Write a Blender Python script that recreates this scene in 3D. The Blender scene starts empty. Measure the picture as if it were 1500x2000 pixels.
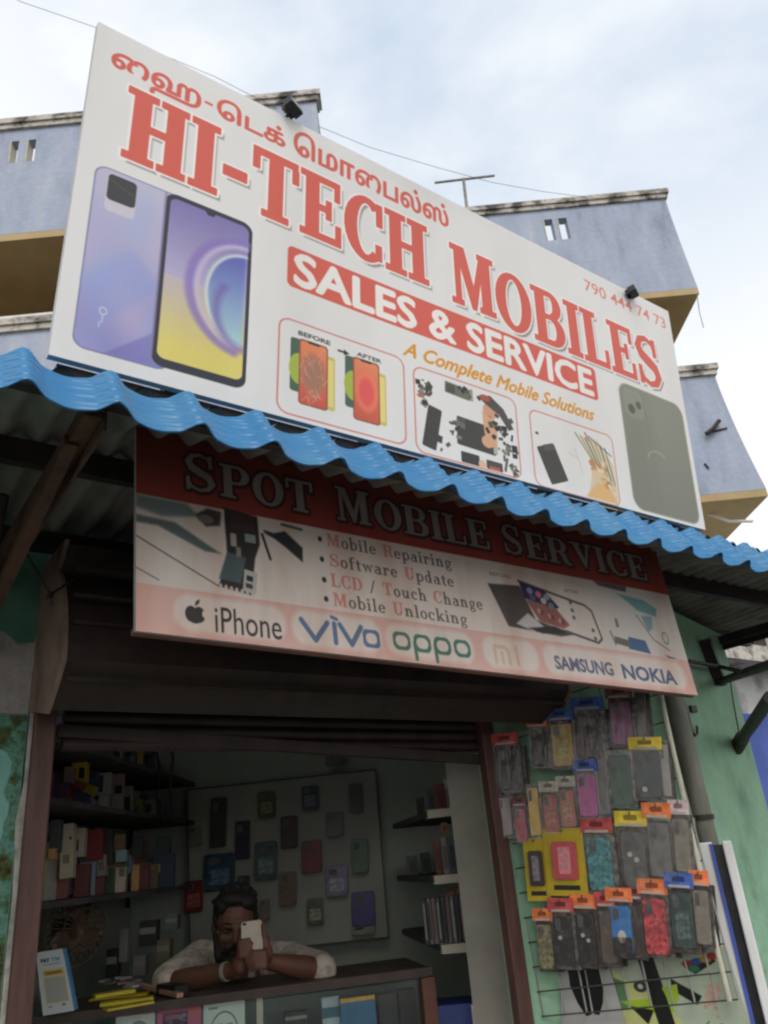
import bpy, bmesh, math, random
import numpy as np
from mathutils import Vector, Matrix
random.seed(7); np.random.seed(7)
SC = bpy.context.scene
COL = SC.collection
R = math.radians

# ------------------------------------------------------------------ camera, sky, sun, exposure
EYE = Vector((0, 0, 1.6))
FPX = 1526.0                                   # focal length in pixels of a 1500 x 2000 frame
_up = Vector((-326.0, -3420.0, FPX)).normalized()          # world up seen in the camera (x right, y down, z forward)
_hd = (Vector((0, 0, 1)) - _up * _up.z).normalized()
_rt = _hd.cross(_up)
if _rt.x < 0: _rt = -_rt
PHI = R(37.33)                                 # heading, measured from the facade's normal
HD = Vector((math.sin(PHI), math.cos(PHI), 0)); RT = Vector((math.cos(PHI), -math.sin(PHI), 0)); UP = Vector((0, 0, 1))
def cam_to_world(v): return RT * v.dot(_rt) + HD * v.dot(_hd) + UP * v.dot(_up)
cam = bpy.data.cameras.new('camera'); cam_o = bpy.data.objects.new('camera', cam); COL.objects.link(cam_o)
cx_, cy_, cz_ = cam_to_world(Vector((1, 0, 0))), cam_to_world(Vector((0, -1, 0))), cam_to_world(Vector((0, 0, -1)))
M = Matrix((cx_, cy_, cz_)).transposed().to_4x4(); M.translation = EYE
cam_o.matrix_world = M
cam.sensor_fit = 'VERTICAL'; cam.sensor_height = 36; cam.lens = 36 * FPX / 2000; cam.clip_start = 0.05; cam.clip_end = 2000
SC.camera = cam_o

W = bpy.data.worlds.new("World"); SC.world = W; W.use_nodes = True
nt = W.node_tree; nt.nodes.clear()
def wn(t, **k):
    n = nt.nodes.new(t)
    for a, b in k.items(): setattr(n, a, b)
    return n
SUN_EL, SUN_AZ = R(50), R(-150)                 # azimuth from +Y towards +X
sky = wn('ShaderNodeTexSky', sky_type='NISHITA', sun_disc=False, sun_elevation=SUN_EL, sun_rotation=SUN_AZ, dust_density=2.0)
tc = wn('ShaderNodeTexCoord')
mp = wn('ShaderNodeMapping'); mp.inputs['Scale'].default_value = (1, 1, 1.9); mp.inputs['Location'].default_value = (1.7, 2.6, .4)
n1 = wn('ShaderNodeTexNoise'); n1.inputs['Scale'].default_value = 2.1; n1.inputs['Detail'].default_value = 7; n1.inputs['Roughness'].default_value = .52; n1.inputs['Distortion'].default_value = .25
rp = wn('ShaderNodeValToRGB'); rp.color_ramp.elements[0].position = .43; rp.color_ramp.elements[1].position = .68
dotn = wn('ShaderNodeVectorMath', operation='DOT_PRODUCT'); dotn.inputs[1].default_value = (-.55, .75, -.25)
mr = wn('ShaderNodeMapRange'); mr.inputs['From Min'].default_value = -.1; mr.inputs['From Max'].default_value = .36
mx = wn('ShaderNodeMath', operation='MAXIMUM')
cl = wn('ShaderNodeMix', data_type='RGBA'); cl.inputs['A'].default_value = (6.0, 6.95, 8.15, 1); cl.inputs['B'].default_value = (10.0, 10.1, 10.1, 1)
mixs = wn('ShaderNodeMix', data_type='RGBA'); mixs.inputs['Factor'].default_value = .86
bg = wn('ShaderNodeBackground'); bg.inputs['Strength'].default_value = .1
out = wn('ShaderNodeOutputWorld')
L = nt.links.new
L(tc.outputs['Generated'], mp.inputs['Vector']); L(mp.outputs['Vector'], n1.inputs['Vector']); L(n1.outputs['Fac'], rp.inputs['Fac'])
L(tc.outputs['Generated'], dotn.inputs[0]); L(dotn.outputs['Value'], mr.inputs['Value'])
L(rp.outputs['Color'], mx.inputs[0]); L(mr.outputs['Result'], mx.inputs[1])
ez_ = wn('ShaderNodeSeparateXYZ'); hz = wn('ShaderNodeMapRange'); hz.inputs['From Min'].default_value = .74; hz.inputs['From Max'].default_value = .46; mx2 = wn('ShaderNodeMath', operation='MAXIMUM')
L(tc.outputs['Generated'], ez_.inputs[0]); L(ez_.outputs['Z'], hz.inputs['Value']); L(mx.outputs[0], mx2.inputs[0]); L(hz.outputs['Result'], mx2.inputs[1])
L(mx2.outputs[0], cl.inputs['Factor']); L(sky.outputs['Color'], mixs.inputs['A']); L(cl.outputs['Result'], mixs.inputs['B'])
fd = wn('ShaderNodeVectorMath', operation='DOT_PRODUCT'); fd.inputs[1].default_value = (-.3, -.95, .1)      # bright white added to the unseen street-side sky to light the board
fr2 = wn('ShaderNodeMapRange'); fr2.inputs['From Min'].default_value = .0; fr2.inputs['From Max'].default_value = .6
mf = wn('ShaderNodeMix', data_type='RGBA'); mf.inputs['B'].default_value = (10.4, 10.3, 10.1, 1)
L(tc.outputs['Generated'], fd.inputs[0]); L(fd.outputs['Value'], fr2.inputs['Value']); L(fr2.outputs['Result'], mf.inputs['Factor']); L(mixs.outputs['Result'], mf.inputs['A'])
L(mf.outputs['Result'], bg.inputs['Color']); L(bg.outputs[0], out.inputs['Surface'])
sl = bpy.data.lights.new('sun', 'SUN'); sl.energy = 1.3; sl.angle = R(30); sl.color = (1, .96, .9)
so = bpy.data.objects.new('sun', sl); COL.objects.link(so)
sd = Vector((math.sin(SUN_AZ) * math.cos(SUN_EL), math.cos(SUN_AZ) * math.cos(SUN_EL), math.sin(SUN_EL)))
so.rotation_euler = (-sd).to_track_quat('-Z', 'Y').to_euler()
SC.view_settings.view_transform = 'Standard'; SC.view_settings.look = 'None'; SC.view_settings.gamma = 1
SC.view_settings.exposure = 0.25
SC.cycles.pixel_filter_type = 'BLACKMAN_HARRIS'; SC.cycles.filter_width = 2.3
SC.cycles.use_denoising = True
SC.cycles.max_bounces = 8; SC.cycles.diffuse_bounces = 4; SC.cycles.transparent_max_bounces = 12

# ------------------------------------------------------------------ points in the world
def ray(p):
    return cam_to_world(Vector((p[0] - 750, p[1] - 1000, FPX)))
def at_y(x, y, Y):                             # on the plane Y = const, parallel to the shop front
    r = ray((x, y)); return EYE + r * (Y / r.y)
def at_r(x, y, d):                             # at a horizontal distance d from where the photographer stood
    r = ray((x, y)); return EYE + r * (d / math.hypot(r.x, r.y))
def at_b(x, y, b):                             # at a depth b along the street view
    r = ray((x, y)); return EYE + r * (b / r.dot(HD))
def at_z(x, y, z):
    r = ray((x, y)); return EYE + r * ((z - EYE.z) / r.z)
def room(a, b, z=0): return RT * a + HD * b + UP * z
def on_plane(x, y, p0, n):
    r = ray((x, y)); return EYE + r * ((p0 - EYE).dot(n) / r.dot(n))

# ------------------------------------------------------------------ materials
MATS = {}
def mat(name, c, rough=.7, c2=None, scale=6, bump=0, bscale=60, metal=0, spec=.4, alpha=1, detail=5, lo=.4, hi=.65, coords='Object', stretch=None):
    if name in MATS: return MATS[name]
    m = bpy.data.materials.new(name); m.use_nodes = True; t = m.node_tree; b = t.nodes['Principled BSDF']
    b.inputs['Base Color'].default_value = (*c, 1); b.inputs['Roughness'].default_value = rough; b.inputs['Metallic'].default_value = metal
    b.inputs['Specular IOR Level'].default_value = spec; b.inputs['Alpha'].default_value = alpha
    co = t.nodes.new('ShaderNodeTexCoord'); src = co.outputs[coords]
    if stretch:
        mp_ = t.nodes.new('ShaderNodeMapping'); mp_.inputs['Scale'].default_value = stretch; t.links.new(src, mp_.inputs[0]); src = mp_.outputs[0]
    c2 = c2 or tuple(v * .82 for v in c)
    n = t.nodes.new('ShaderNodeTexNoise'); n.inputs['Scale'].default_value = scale; n.inputs['Detail'].default_value = detail; n.inputs['Roughness'].default_value = .6
    t.links.new(src, n.inputs['Vector'])
    rmp = t.nodes.new('ShaderNodeValToRGB'); rmp.color_ramp.elements[0].position = lo; rmp.color_ramp.elements[1].position = hi
    rmp.color_ramp.elements[0].color = (*c, 1); rmp.color_ramp.elements[1].color = (*c2, 1)
    t.links.new(n.outputs['Fac'], rmp.inputs['Fac']); t.links.new(rmp.outputs['Color'], b.inputs['Base Color'])
    if bump:
        n2 = t.nodes.new('ShaderNodeTexNoise'); n2.inputs['Scale'].default_value = bscale; n2.inputs['Detail'].default_value = 4
        t.links.new(src, n2.inputs['Vector'])
        bp = t.nodes.new('ShaderNodeBump'); bp.inputs['Strength'].default_value = bump; bp.inputs['Distance'].default_value = .01
        t.links.new(n2.outputs['Fac'], bp.inputs['Height']); t.links.new(bp.outputs['Normal'], b.inputs['Normal'])
    MATS[name] = m; return m
def wall_mat(name, stops, scale, bump=.3, seed=0, streak=None):      # painted plaster with layers of wear: stops = [(pos, colour) ...]
    if name in MATS: return MATS[name]
    m = bpy.data.materials.new(name); m.use_nodes = True; t = m.node_tree; b = t.nodes['Principled BSDF']
    b.inputs['Roughness'].default_value = .85; b.inputs['Specular IOR Level'].default_value = .25
    co = t.nodes.new('ShaderNodeTexCoord'); mp_ = t.nodes.new('ShaderNodeMapping'); mp_.inputs['Location'].default_value = (seed, seed * 1.7, seed * .6)
    if streak: mp_.inputs['Scale'].default_value = streak
    t.links.new(co.outputs['Object'], mp_.inputs[0])
    n = t.nodes.new('ShaderNodeTexNoise'); n.inputs['Scale'].default_value = scale; n.inputs['Detail'].default_value = 9; n.inputs['Roughness'].default_value = .62
    t.links.new(mp_.outputs[0], n.inputs['Vector'])
    rmp = t.nodes.new('ShaderNodeValToRGB'); e = rmp.color_ramp.elements
    while len(e) < len(stops): e.new(.5)
    for k, (p, c) in enumerate(stops): e[k].position = p; e[k].color = (*c, 1)
    t.links.new(n.outputs['Fac'], rmp.inputs['Fac'])
    n3 = t.nodes.new('ShaderNodeTexNoise'); n3.inputs['Scale'].default_value = scale * 7; n3.inputs['Detail'].default_value = 5; t.links.new(co.outputs['Object'], n3.inputs['Vector'])
    mxx = t.nodes.new('ShaderNodeMix'); mxx.data_type = 'RGBA'; mxx.blend_type = 'OVERLAY'; mxx.inputs['Factor'].default_value = .35
    t.links.new(rmp.outputs['Color'], mxx.inputs['A']); t.links.new(n3.outputs['Color'], mxx.inputs['B'])
    hs = t.nodes.new('ShaderNodeMix'); hs.data_type = 'RGBA'; hs.inputs['Factor'].default_value = .55
    t.links.new(mxx.outputs['Result'], hs.inputs['A']); t.links.new(rmp.outputs['Color'], hs.inputs['B']); t.links.new(hs.outputs['Result'], b.inputs['Base Color'])
    bp = t.nodes.new('ShaderNodeBump'); bp.inputs['Strength'].default_value = bump; bp.inputs['Distance'].default_value = .02
    t.links.new(n3.outputs['Fac'], bp.inputs['Height']); t.links.new(bp.outputs['Normal'], b.inputs['Normal'])
    MATS[name] = m; return m
def glass_mat(name, tint=(.9, .95, .95), gloss=.12, rough=.05):
    if name in MATS: return MATS[name]
    m = bpy.data.materials.new(name); m.use_nodes = True; t = m.node_tree; t.nodes.remove(t.nodes['Principled BSDF'])
    tr = t.nodes.new('ShaderNodeBsdfTransparent'); tr.inputs['Color'].default_value = (*tint, 1)
    gl = t.nodes.new('ShaderNodeBsdfGlossy'); gl.inputs['Roughness'].default_value = rough
    mi = t.nodes.new('ShaderNodeMixShader'); mi.inputs[0].default_value = gloss
    t.links.new(tr.outputs[0], mi.inputs[1]); t.links.new(gl.outputs[0], mi.inputs[2]); t.links.new(mi.outputs[0], t.nodes['Material Output'].inputs['Surface'])
    MATS[name] = m; return m

# ------------------------------------------------------------------ mesh building
class MB:
    def __init__(s): s.v = []; s.f = []; s.m = []; s.uv = {}
    def add(s, vs, fs, mi=0):
        o = len(s.v); s.v += [Vector(v) for v in vs]
        for f in fs: s.f.append(tuple(i + o for i in f)); s.m.append(mi)
        return s
    def obox(s, c, ex, ey, ez, mi=0):                                 # centre and three half-axes
        c, ex, ey, ez = Vector(c), Vector(ex), Vector(ey), Vector(ez)
        if ex.cross(ey).dot(ez) < 0: ex = -ex
        vs = [c + ex * i + ey * j + ez * k for k in (-1, 1) for j in (-1, 1) for i in (-1, 1)]
        return s.add(vs, [(0, 2, 3, 1), (4, 5, 7, 6), (0, 1, 5, 4), (2, 6, 7, 3), (0, 4, 6, 2), (1, 3, 7, 5)], mi)
    def box(s, lo, hi, mi=0):
        lo, hi = Vector(lo), Vector(hi); c = (lo + hi) / 2; h = (hi - lo) / 2
        return s.obox(c, (h.x, 0, 0), (0, h.y, 0), (0, 0, h.z), mi)
    def bar(s, p0, p1, w, h, up=(0, 0, 1), mi=0):                     # a square bar between two points
        p0, p1 = Vector(p0), Vector(p1); d = p1 - p0; ez = d.normalized(); u = Vector(up)
        ex = ez.cross(u)
        if ex.length < 1e-4: ex = ez.cross(Vector((1, 0, 0)))
        ex.normalize(); ey = ex.cross(ez)
        return s.obox((p0 + p1) / 2, ex * w / 2, ey * h / 2, d / 2, mi)
    def tube(s, pts, r, n=10, mi=0, caps=True):
        pts = [Vector(p) for p in pts]; rs = r if isinstance(r, (list, tuple)) else [r] * len(pts)
        rings = []; t0 = (pts[1] - pts[0]).normalized(); a = t0.orthogonal().normalized(); o = len(s.v)
        for k, p in enumerate(pts):
            t = ((pts[min(k + 1, len(pts) - 1)] - pts[max(k - 1, 0)])).normalized()
            a = (a - t * a.dot(t)).normalized(); b = t.cross(a)
            for j in range(n): s.v.append(p + (a * math.cos(2 * math.pi * j / n) + b * math.sin(2 * math.pi * j / n)) * rs[k])
        for k in range(len(pts) - 1):
            for j in range(n): s.f.append((o + k * n + j, o + k * n + (j + 1) % n, o + (k + 1) * n + (j + 1) % n, o + (k + 1) * n + j)); s.m.append(mi)
        if caps:
            s.f.append(tuple(o + j for j in reversed(range(n)))); s.m.append(mi)
            s.f.append(tuple(o + (len(pts) - 1) * n + j for j in range(n))); s.m.append(mi)
        return s
    def prism(s, pts, d, mi=0):                                       # a flat outline given depth along d
        pts = [Vector(p) for p in pts]; d = Vector(d); n = len(pts); o = len(s.v); nn = Vector((0, 0, 0))
        for i in range(n): nn += (pts[i] - pts[0]).cross(pts[(i + 1) % n] - pts[0])
        if nn.dot(d) > 0: pts = pts[::-1]
        s.v += pts + [p + d for p in pts]
        s.f.append(tuple(o + i for i in range(n))); s.m.append(mi)
        s.f.append(tuple(o + n + i for i in reversed(range(n)))); s.m.append(mi)
        for i in range(n): s.f.append((o + i, o + n + i, o + n + (i + 1) % n, o + (i + 1) % n)); s.m.append(mi)
        return s
    def rrect(s, c, ex, ey, w, h, r, d, mi=0, seg=5):                 # rounded plate: centre, unit axes, size, radius, depth vector
        c, ex, ey = Vector(c), Vector(ex), Vector(ey); pts = []
        for qx, qy, a0 in ((1, 1, 0), (-1, 1, 90), (-1, -1, 180), (1, -1, 270)):
            for k in range(seg + 1):
                a = R(a0 + 90 * k / seg); pts.append(c + ex * (qx * (w / 2 - r) + r * math.cos(a)) + ey * (qy * (h / 2 - r) + r * math.sin(a)))
        return s.prism(pts, d, mi)
    def disc(s, c, ex, ey, r, d, n=24, mi=0):
        c, ex, ey = Vector(c), Vector(ex), Vector(ey)
        return s.prism([c + ex * r * math.cos(2 * math.pi * k / n) + ey * r * math.sin(2 * math.pi * k / n) for k in range(n)], d, mi)
    def build(s, name, mats, parent=None, smooth=False, bevel=0):
        me = bpy.data.meshes.new(name); off = parent_loc(parent) if parent else Vector((0, 0, 0))
        base = None
        if parent is None and s.v:
            lo = Vector((min(v.x for v in s.v), min(v.y for v in s.v), min(v.z for v in s.v))); hi = Vector((max(v.x for v in s.v), max(v.y for v in s.v), max(v.z for v in s.v)))
            off = Vector(((lo.x + hi.x) / 2, (lo.y + hi.y) / 2, lo.z)); base = off
        me.from_pydata([v - off for v in s.v], [], s.f)
        for m in (mats if isinstance(mats, (list, tuple)) else [mats]): me.materials.append(m)
        me.polygons.foreach_set('material_index', s.m)
        if s.uv:
            ul = me.uv_layers.new(name='UVMap')
            for p in me.polygons:
                for li, vi in zip(p.loop_indices, p.vertices): ul.data[li].uv = s.uv.get(vi, (0.002, .002))
        if smooth: me.polygons.foreach_set('use_smooth', [True] * len(me.polygons))
        me.update()
        if smooth:
            try: me.set_sharp_from_angle(angle=R(50))
            except Exception: pass
        o = bpy.data.objects.new(name, me); COL.objects.link(o)
        if parent: o.parent = parent
        elif base: o.location = base
        if bevel:
            bv = o.modifiers.new('bevel', 'BEVEL'); bv.width = bevel; bv.segments = 2; bv.limit_method = 'ANGLE'
        return o
def parent_loc(p):
    l = Vector((0, 0, 0))
    while p: l = l + p.location; p = p.parent
    return l
def thing(name, label, cat, loc, group=None):
    o = bpy.data.objects.new(name, None); COL.objects.link(o); o.location = Vector(loc); o.empty_display_size = .1
    o['label'] = label; o['category'] = cat
    if group: o['group'] = group
    return o
def tag(o, label, cat, group=None):
    o['label'] = label; o['category'] = cat
    if group: o['group'] = group
    return o
def structure(o): o['kind'] = 'structure'; return o

# ------------------------------------------------------------------ printed artwork, drawn in code
class Canvas:                                  # metres, origin top left, v downwards
    def __init__(s, w, h, ppm, bg):
        s.w, s.h, s.k = w, h, ppm; s.nx, s.ny = int(round(w * ppm)), int(round(h * ppm)); s.a = np.empty((s.ny, s.nx, 3), np.float32); s.a[:] = bg
    def sub(s, u0, v0, u1, v1):
        x0, x1 = max(0, int((u0) * s.k) - 1), min(s.nx, int(u1 * s.k) + 2); y0, y1 = max(0, int(v0 * s.k) - 1), min(s.ny, int(v1 * s.k) + 2)
        if x1 <= x0 or y1 <= y0: return None
        U, V = np.meshgrid((np.arange(x0, x1) + .5) / s.k, (np.arange(y0, y1) + .5) / s.k)
        return x0, y0, x1, y1, U, V
    def comp(s, q, mask, col, alpha=1):
        x0, y0, x1, y1, U, V = q
        c = col(U, V) if callable(col) else np.asarray(col, np.float32)
        m = (mask * alpha)[..., None]; s.a[y0:y1, x0:x1] = s.a[y0:y1, x0:x1] * (1 - m) + c * m
    def mask_poly(s, polys, soft=None, pad=0, grow=0):                # union of outlines; returns window and coverage
        soft = soft or 1.0 / s.k
        P = np.concatenate([np.asarray(p, float) for p in polys]); g = pad + soft + grow
        q = s.sub(P[:, 0].min() - g, P[:, 1].min() - g, P[:, 0].max() + g, P[:, 1].max() + g)
        if q is None: return None, None
        U, V = q[4], q[5]; best = np.full(U.shape, 1e9)
        for p in polys:
            p = np.asarray(p, float); d = np.full(U.shape, 1e9); ins = np.zeros(U.shape, bool)
            for i in range(len(p)):
                ax, ay = p[i]; bx, by = p[(i + 1) % len(p)]; ex, ey = bx - ax, by - ay; l2 = ex * ex + ey * ey
                if l2 < 1e-14: continue
                t = np.clip(((U - ax) * ex + (V - ay) * ey) / l2, 0, 1); d = np.minimum(d, (U - ax - t * ex) ** 2 + (V - ay - t * ey) ** 2)
                if ey != 0:
                    c = ((ay > V) != (by > V)) & (U < ex * (V - ay) / ey + ax); ins ^= c
            d = np.sqrt(d); best = np.minimum(best, np.where(ins, -d, d))
        return q, np.clip(.5 - (best - grow) / soft, 0, 1)
    def poly(s, pts, col, soft=None, alpha=1, grow=0): s.polys([pts], col, soft, alpha, grow)
    def polys(s, polys, col, soft=None, alpha=1, grow=0):
        q, m = s.mask_poly(polys, soft, 0, grow)
        if q: s.comp(q, m, col, alpha)
    def rr(s, u0, v0, u1, v1, r, col, soft=None, alpha=1, line=None, rot=0):
        soft = soft or 1.0 / s.k; cu, cv = (u0 + u1) / 2, (v0 + v1) / 2; e = (math.hypot(u1 - u0, v1 - v0) / 2 if rot else 0) + soft + (line or 0)
        q = s.sub(min(u0, cu - e) - soft, min(v0, cv - e) - soft, max(u1, cu + e) + soft, max(v1, cv + e) + soft)
        if q is None: return
        U, V = q[4] - cu, q[5] - cv
        if rot: ca, sa = math.cos(R(rot)), math.sin(R(rot)); U, V = U * ca + V * sa, -U * sa + V * ca
        dx, dy = np.abs(U) - ((u1 - u0) / 2 - r), np.abs(V) - ((v1 - v0) / 2 - r)
        d = np.hypot(np.maximum(dx, 0), np.maximum(dy, 0)) + np.minimum(np.maximum(dx, dy), 0) - r
        if line: d = np.abs(d) - line / 2
        s.comp(q, np.clip(.5 - d / soft, 0, 1), col, alpha)
    def ell(s, cu, cv, ru, rv, col, soft=None, alpha=1, line=None):
        soft = soft or 1.0 / s.k; q = s.sub(cu - ru - soft - .01, cv - rv - soft - .01, cu + ru + soft + .01, cv + rv + soft + .01)
        if q is None: return
        k = np.hypot((q[4] - cu) / ru, (q[5] - cv) / rv); d = (k - 1) * min(ru, rv)
        if line: d = np.abs(d) - line / 2
        s.comp(q, np.clip(.5 - d / soft, 0, 1), col, alpha)
    def line(s, pts, w, col, soft=None, alpha=1):
        soft = soft or 1.0 / s.k; P = np.asarray(pts, float)
        q = s.sub(P[:, 0].min() - w - soft, P[:, 1].min() - w - soft, P[:, 0].max() + w + soft, P[:, 1].max() + w + soft)
        if q is None: return
        U, V = q[4], q[5]; d = np.full(U.shape, 1e9)
        for (ax, ay), (bx, by) in zip(P[:-1], P[1:]):
            ex, ey = bx - ax, by - ay; l2 = max(ex * ex + ey * ey, 1e-12); t = np.clip(((U - ax) * ex + (V - ay) * ey) / l2, 0, 1)
            d = np.minimum(d, np.hypot(U - ax - t * ex, V - ay - t * ey))
        s.comp(q, np.clip(.5 - (d - w / 2) / soft, 0, 1), col, alpha)
    def text(s, body, u0, v0, u1, v1, col, bold=0.0, shear=0, alpha=1, fat=0):   # built-in font, fitted to a box
        cu = bpy.data.curves.new('lettering', 'FONT'); cu.body = body; cu.size = 1; cu.offset = bold; cu.shear = shear; cu.resolution_u = 3
        ob = bpy.data.objects.new('lettering', cu); COL.objects.link(ob); bpy.context.view_layer.update()
        dg = bpy.context.evaluated_depsgraph_get(); me = bpy.data.meshes.new_from_object(ob.evaluated_get(dg)); me.calc_loop_triangles()
        co = np.empty(len(me.vertices) * 3); me.vertices.foreach_get('co', co); co = co.reshape(-1, 3)[:, :2]
        tri = np.empty(len(me.loop_triangles) * 3, np.int32); me.loop_triangles.foreach_get('vertices', tri); tri = tri.reshape(-1, 3)
        bpy.data.objects.remove(ob); bpy.data.curves.remove(cu); bpy.data.meshes.remove(me)
        lo, hi = co.min(0), co.max(0); uu = u0 + (co[:, 0] - lo[0]) / (hi[0] - lo[0]) * (u1 - u0); vv = v1 - (co[:, 1] - lo[1]) / (hi[1] - lo[1]) * (v1 - v0)
        q = s.sub(u0 - .004, v0 - .004, u1 + .004, v1 + .004); SS = 3
        H, Wd = (q[3] - q[1]) * SS, (q[2] - q[0]) * SS; acc = np.zeros((H, Wd), bool)
        X, Y = (uu * s.k - q[0]) * SS, (vv * s.k - q[1]) * SS
        for a, b, c in tri:
            xs, ys = X[[a, b, c]], Y[[a, b, c]]; x0, x1 = max(0, int(xs.min())), min(Wd, int(xs.max()) + 2); y0, y1 = max(0, int(ys.min())), min(H, int(ys.max()) + 2)
            if x1 <= x0 or y1 <= y0: continue
            gx, gy = np.meshgrid(np.arange(x0, x1) + .5, np.arange(y0, y1) + .5)
            e = [(xs[(k + 1) % 3] - xs[k]) * (gy - ys[k]) - (ys[(k + 1) % 3] - ys[k]) * (gx - xs[k]) for k in range(3)]
            acc[y0:y1, x0:x1] |= ((e[0] >= 0) & (e[1] >= 0) & (e[2] >= 0)) | ((e[0] <= 0) & (e[1] <= 0) & (e[2] <= 0))
        for _ in range(int(round(fat * s.k * SS))):                      # thicken the strokes evenly
            p = np.pad(acc, 1); acc = p[1:-1, 1:-1] | p[:-2, 1:-1] | p[2:, 1:-1] | p[1:-1, :-2] | p[1:-1, 2:]
        m = acc.reshape(H // SS, SS, Wd // SS, SS).mean((1, 3)).astype(np.float32)
        s.comp(q, m, col, alpha)
    def blur(s, n=1):
        for _ in range(n):
            p = np.pad(s.a, ((1, 1), (1, 1), (0, 0)), 'edge'); s.a = (p[:-2, 1:-1] + p[2:, 1:-1] + p[1:-1, :-2] + p[1:-1, 2:] + 2 * p[1:-1, 1:-1]) / 6
    def image(s, name):
        im = bpy.data.images.new(name, s.nx, s.ny); px = np.ones((s.ny, s.nx, 4), np.float32); px[..., :3] = np.clip(s.a[::-1], 0, 1)
        im.pixels.foreach_set(px.ravel()); im.update(); im.pack(); return im
def print_mat(name, im, rough=.5, dirt=None, bump=.12, stretch=(1, 1, 1)):
    m = bpy.data.materials.new(name); m.use_nodes = True; t = m.node_tree; b = t.nodes['Principled BSDF']
    b.inputs['Roughness'].default_value = rough; b.inputs['Specular IOR Level'].default_value = .3
    uv = t.nodes.new('ShaderNodeUVMap'); ti = t.nodes.new('ShaderNodeTexImage'); ti.image = im; ti.extension = 'EXTEND'; t.links.new(uv.outputs[0], ti.inputs['Vector'])
    co = t.nodes.new('ShaderNodeTexCoord'); mp_ = t.nodes.new('ShaderNodeMapping'); mp_.inputs['Scale'].default_value = stretch; t.links.new(co.outputs['Object'], mp_.inputs[0])
    n = t.nodes.new('ShaderNodeTexNoise'); n.inputs['Scale'].default_value = 3; n.inputs['Detail'].default_value = 8; t.links.new(mp_.outputs[0], n.inputs['Vector'])
    src = ti.outputs['Color']
    if dirt:
        rmp = t.nodes.new('ShaderNodeValToRGB'); rmp.color_ramp.elements[0].position = .45; rmp.color_ramp.elements[0].color = (1, 1, 1, 1); rmp.color_ramp.elements[1].position = .8; rmp.color_ramp.elements[1].color = (*dirt, 1)
        t.links.new(n.outputs['Fac'], rmp.inputs['Fac']); mu = t.nodes.new('ShaderNodeMix'); mu.data_type = 'RGBA'; mu.blend_type = 'MULTIPLY'; mu.inputs['Factor'].default_value = 1
        t.links.new(src, mu.inputs['A']); t.links.new(rmp.outputs['Color'], mu.inputs['B']); src = mu.outputs['Result']
    t.links.new(src, b.inputs['Base Color'])
    if bump:
        bp = t.nodes.new('ShaderNodeBump'); bp.inputs['Strength'].default_value = bump; bp.inputs['Distance'].default_value = .02
        t.links.new(n.outputs['Fac'], bp.inputs['Height']); t.links.new(bp.outputs['Normal'], b.inputs['Normal'])
    return m
def panel(name, corners, img_mat, side_mat, parent, th=.012, n=(24, 12), sag=0.0, uk=0.0):   # printed sheet with thickness; corners TL TR BR BL
    TL, TR, BR, BL = [Vector(c) for c in corners]; nx, ny = n; b = MB(); nrm = (TR - TL).cross(BL - TL).normalized()
    if nrm.dot(EYE - TL) < 0: nrm = -nrm
    rng = random.Random(3); ph = [rng.uniform(0, 6) for _ in range(6)]
    idx = {}
    for j in range(ny + 1):
        for i in range(nx + 1):
            u, v = i / nx, j / ny; p = (TL * (1 - u) + TR * u) * (1 - v) + (BL * (1 - u) + BR * u) * v
            e = math.sin(math.pi * u) ** .4 * math.sin(math.pi * v) ** .4 if 0 < u < 1 and 0 < v < 1 else 0
            p = p + nrm * sag * e * (math.sin(7 * u + ph[0]) * .5 + math.sin(17 * u + 3 * v + ph[1]) * .3 + math.sin(5 * v + ph[2] + 4 * u) * .4)
            idx[i, j] = len(b.v); b.v.append(p); b.uv[len(b.v) - 1] = (u * (1 + uk) / (1 + uk * u), 1 - v)
    for j in range(ny):
        for i in range(nx): b.f.append((idx[i, j], idx[i, j + 1], idx[i + 1, j + 1], idx[i + 1, j])); b.m.append(0)
    o = len(b.v); d = -nrm * th
    b.v += [TL, TR, BR, BL, TL + d, TR + d, BR + d, BL + d]
    for f in ((0, 1, 5, 4), (1, 2, 6, 5), (2, 3, 7, 6), (3, 0, 4, 7), (4, 5, 6, 7)): b.f.append(tuple(o + i for i in f)); b.m.append(1)
    ob = b.build(name, [img_mat, side_mat], parent)
    return ob, nrm

# slab-serif letters as outlines (cap height 1, y up): every glyph is a list of outlines and an advance width
def _rect(x0, y0, x1, y1): return [(x0, y0), (x1, y0), (x1, y1), (x0, y1)]
def _ring(cx, cy, rx, ry, tx, ty, a0=0, a1=360, n=28):
    k = max(4, int(n * abs(a1 - a0) / 360)); A = [R(a0 + (a1 - a0) * i / k) for i in range(k + 1)]
    if abs(a1 - a0) >= 360: return _ring(cx, cy, rx, ry, tx, ty, -1, 181) + _ring(cx, cy, rx, ry, tx, ty, 179, 361)
    return [[(cx + rx * math.cos(a), cy + ry * math.sin(a)) for a in A] + [(cx + (rx - tx) * math.cos(a), cy + (ry - ty) * math.sin(a)) for a in reversed(A)]]
def _stroke(pts, ws):
    P = [Vector(p) for p in pts]; l, r = [], []
    for i, p in enumerate(P):
        t = (P[min(i + 1, len(P) - 1)] - P[max(i - 1, 0)]).normalized(); n = Vector((-t.y, t.x)); w = ws[i] / 2
        l.append(tuple(p + n * w)); r.append(tuple(p - n * w))
    return l + r[::-1]
def _stem(x, w=.21, y0=0, y1=1, top=1, bot=1, sl=.09, sr=.09, t=.085):
    o = [_rect(x, y0, x + w, y1)]
    if top: o.append(_rect(x - sl, y1 - t, x + w + sr, y1))
    if bot: o.append(_rect(x - sl, y0, x + w + sr, y0 + t))
    return o
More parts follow.
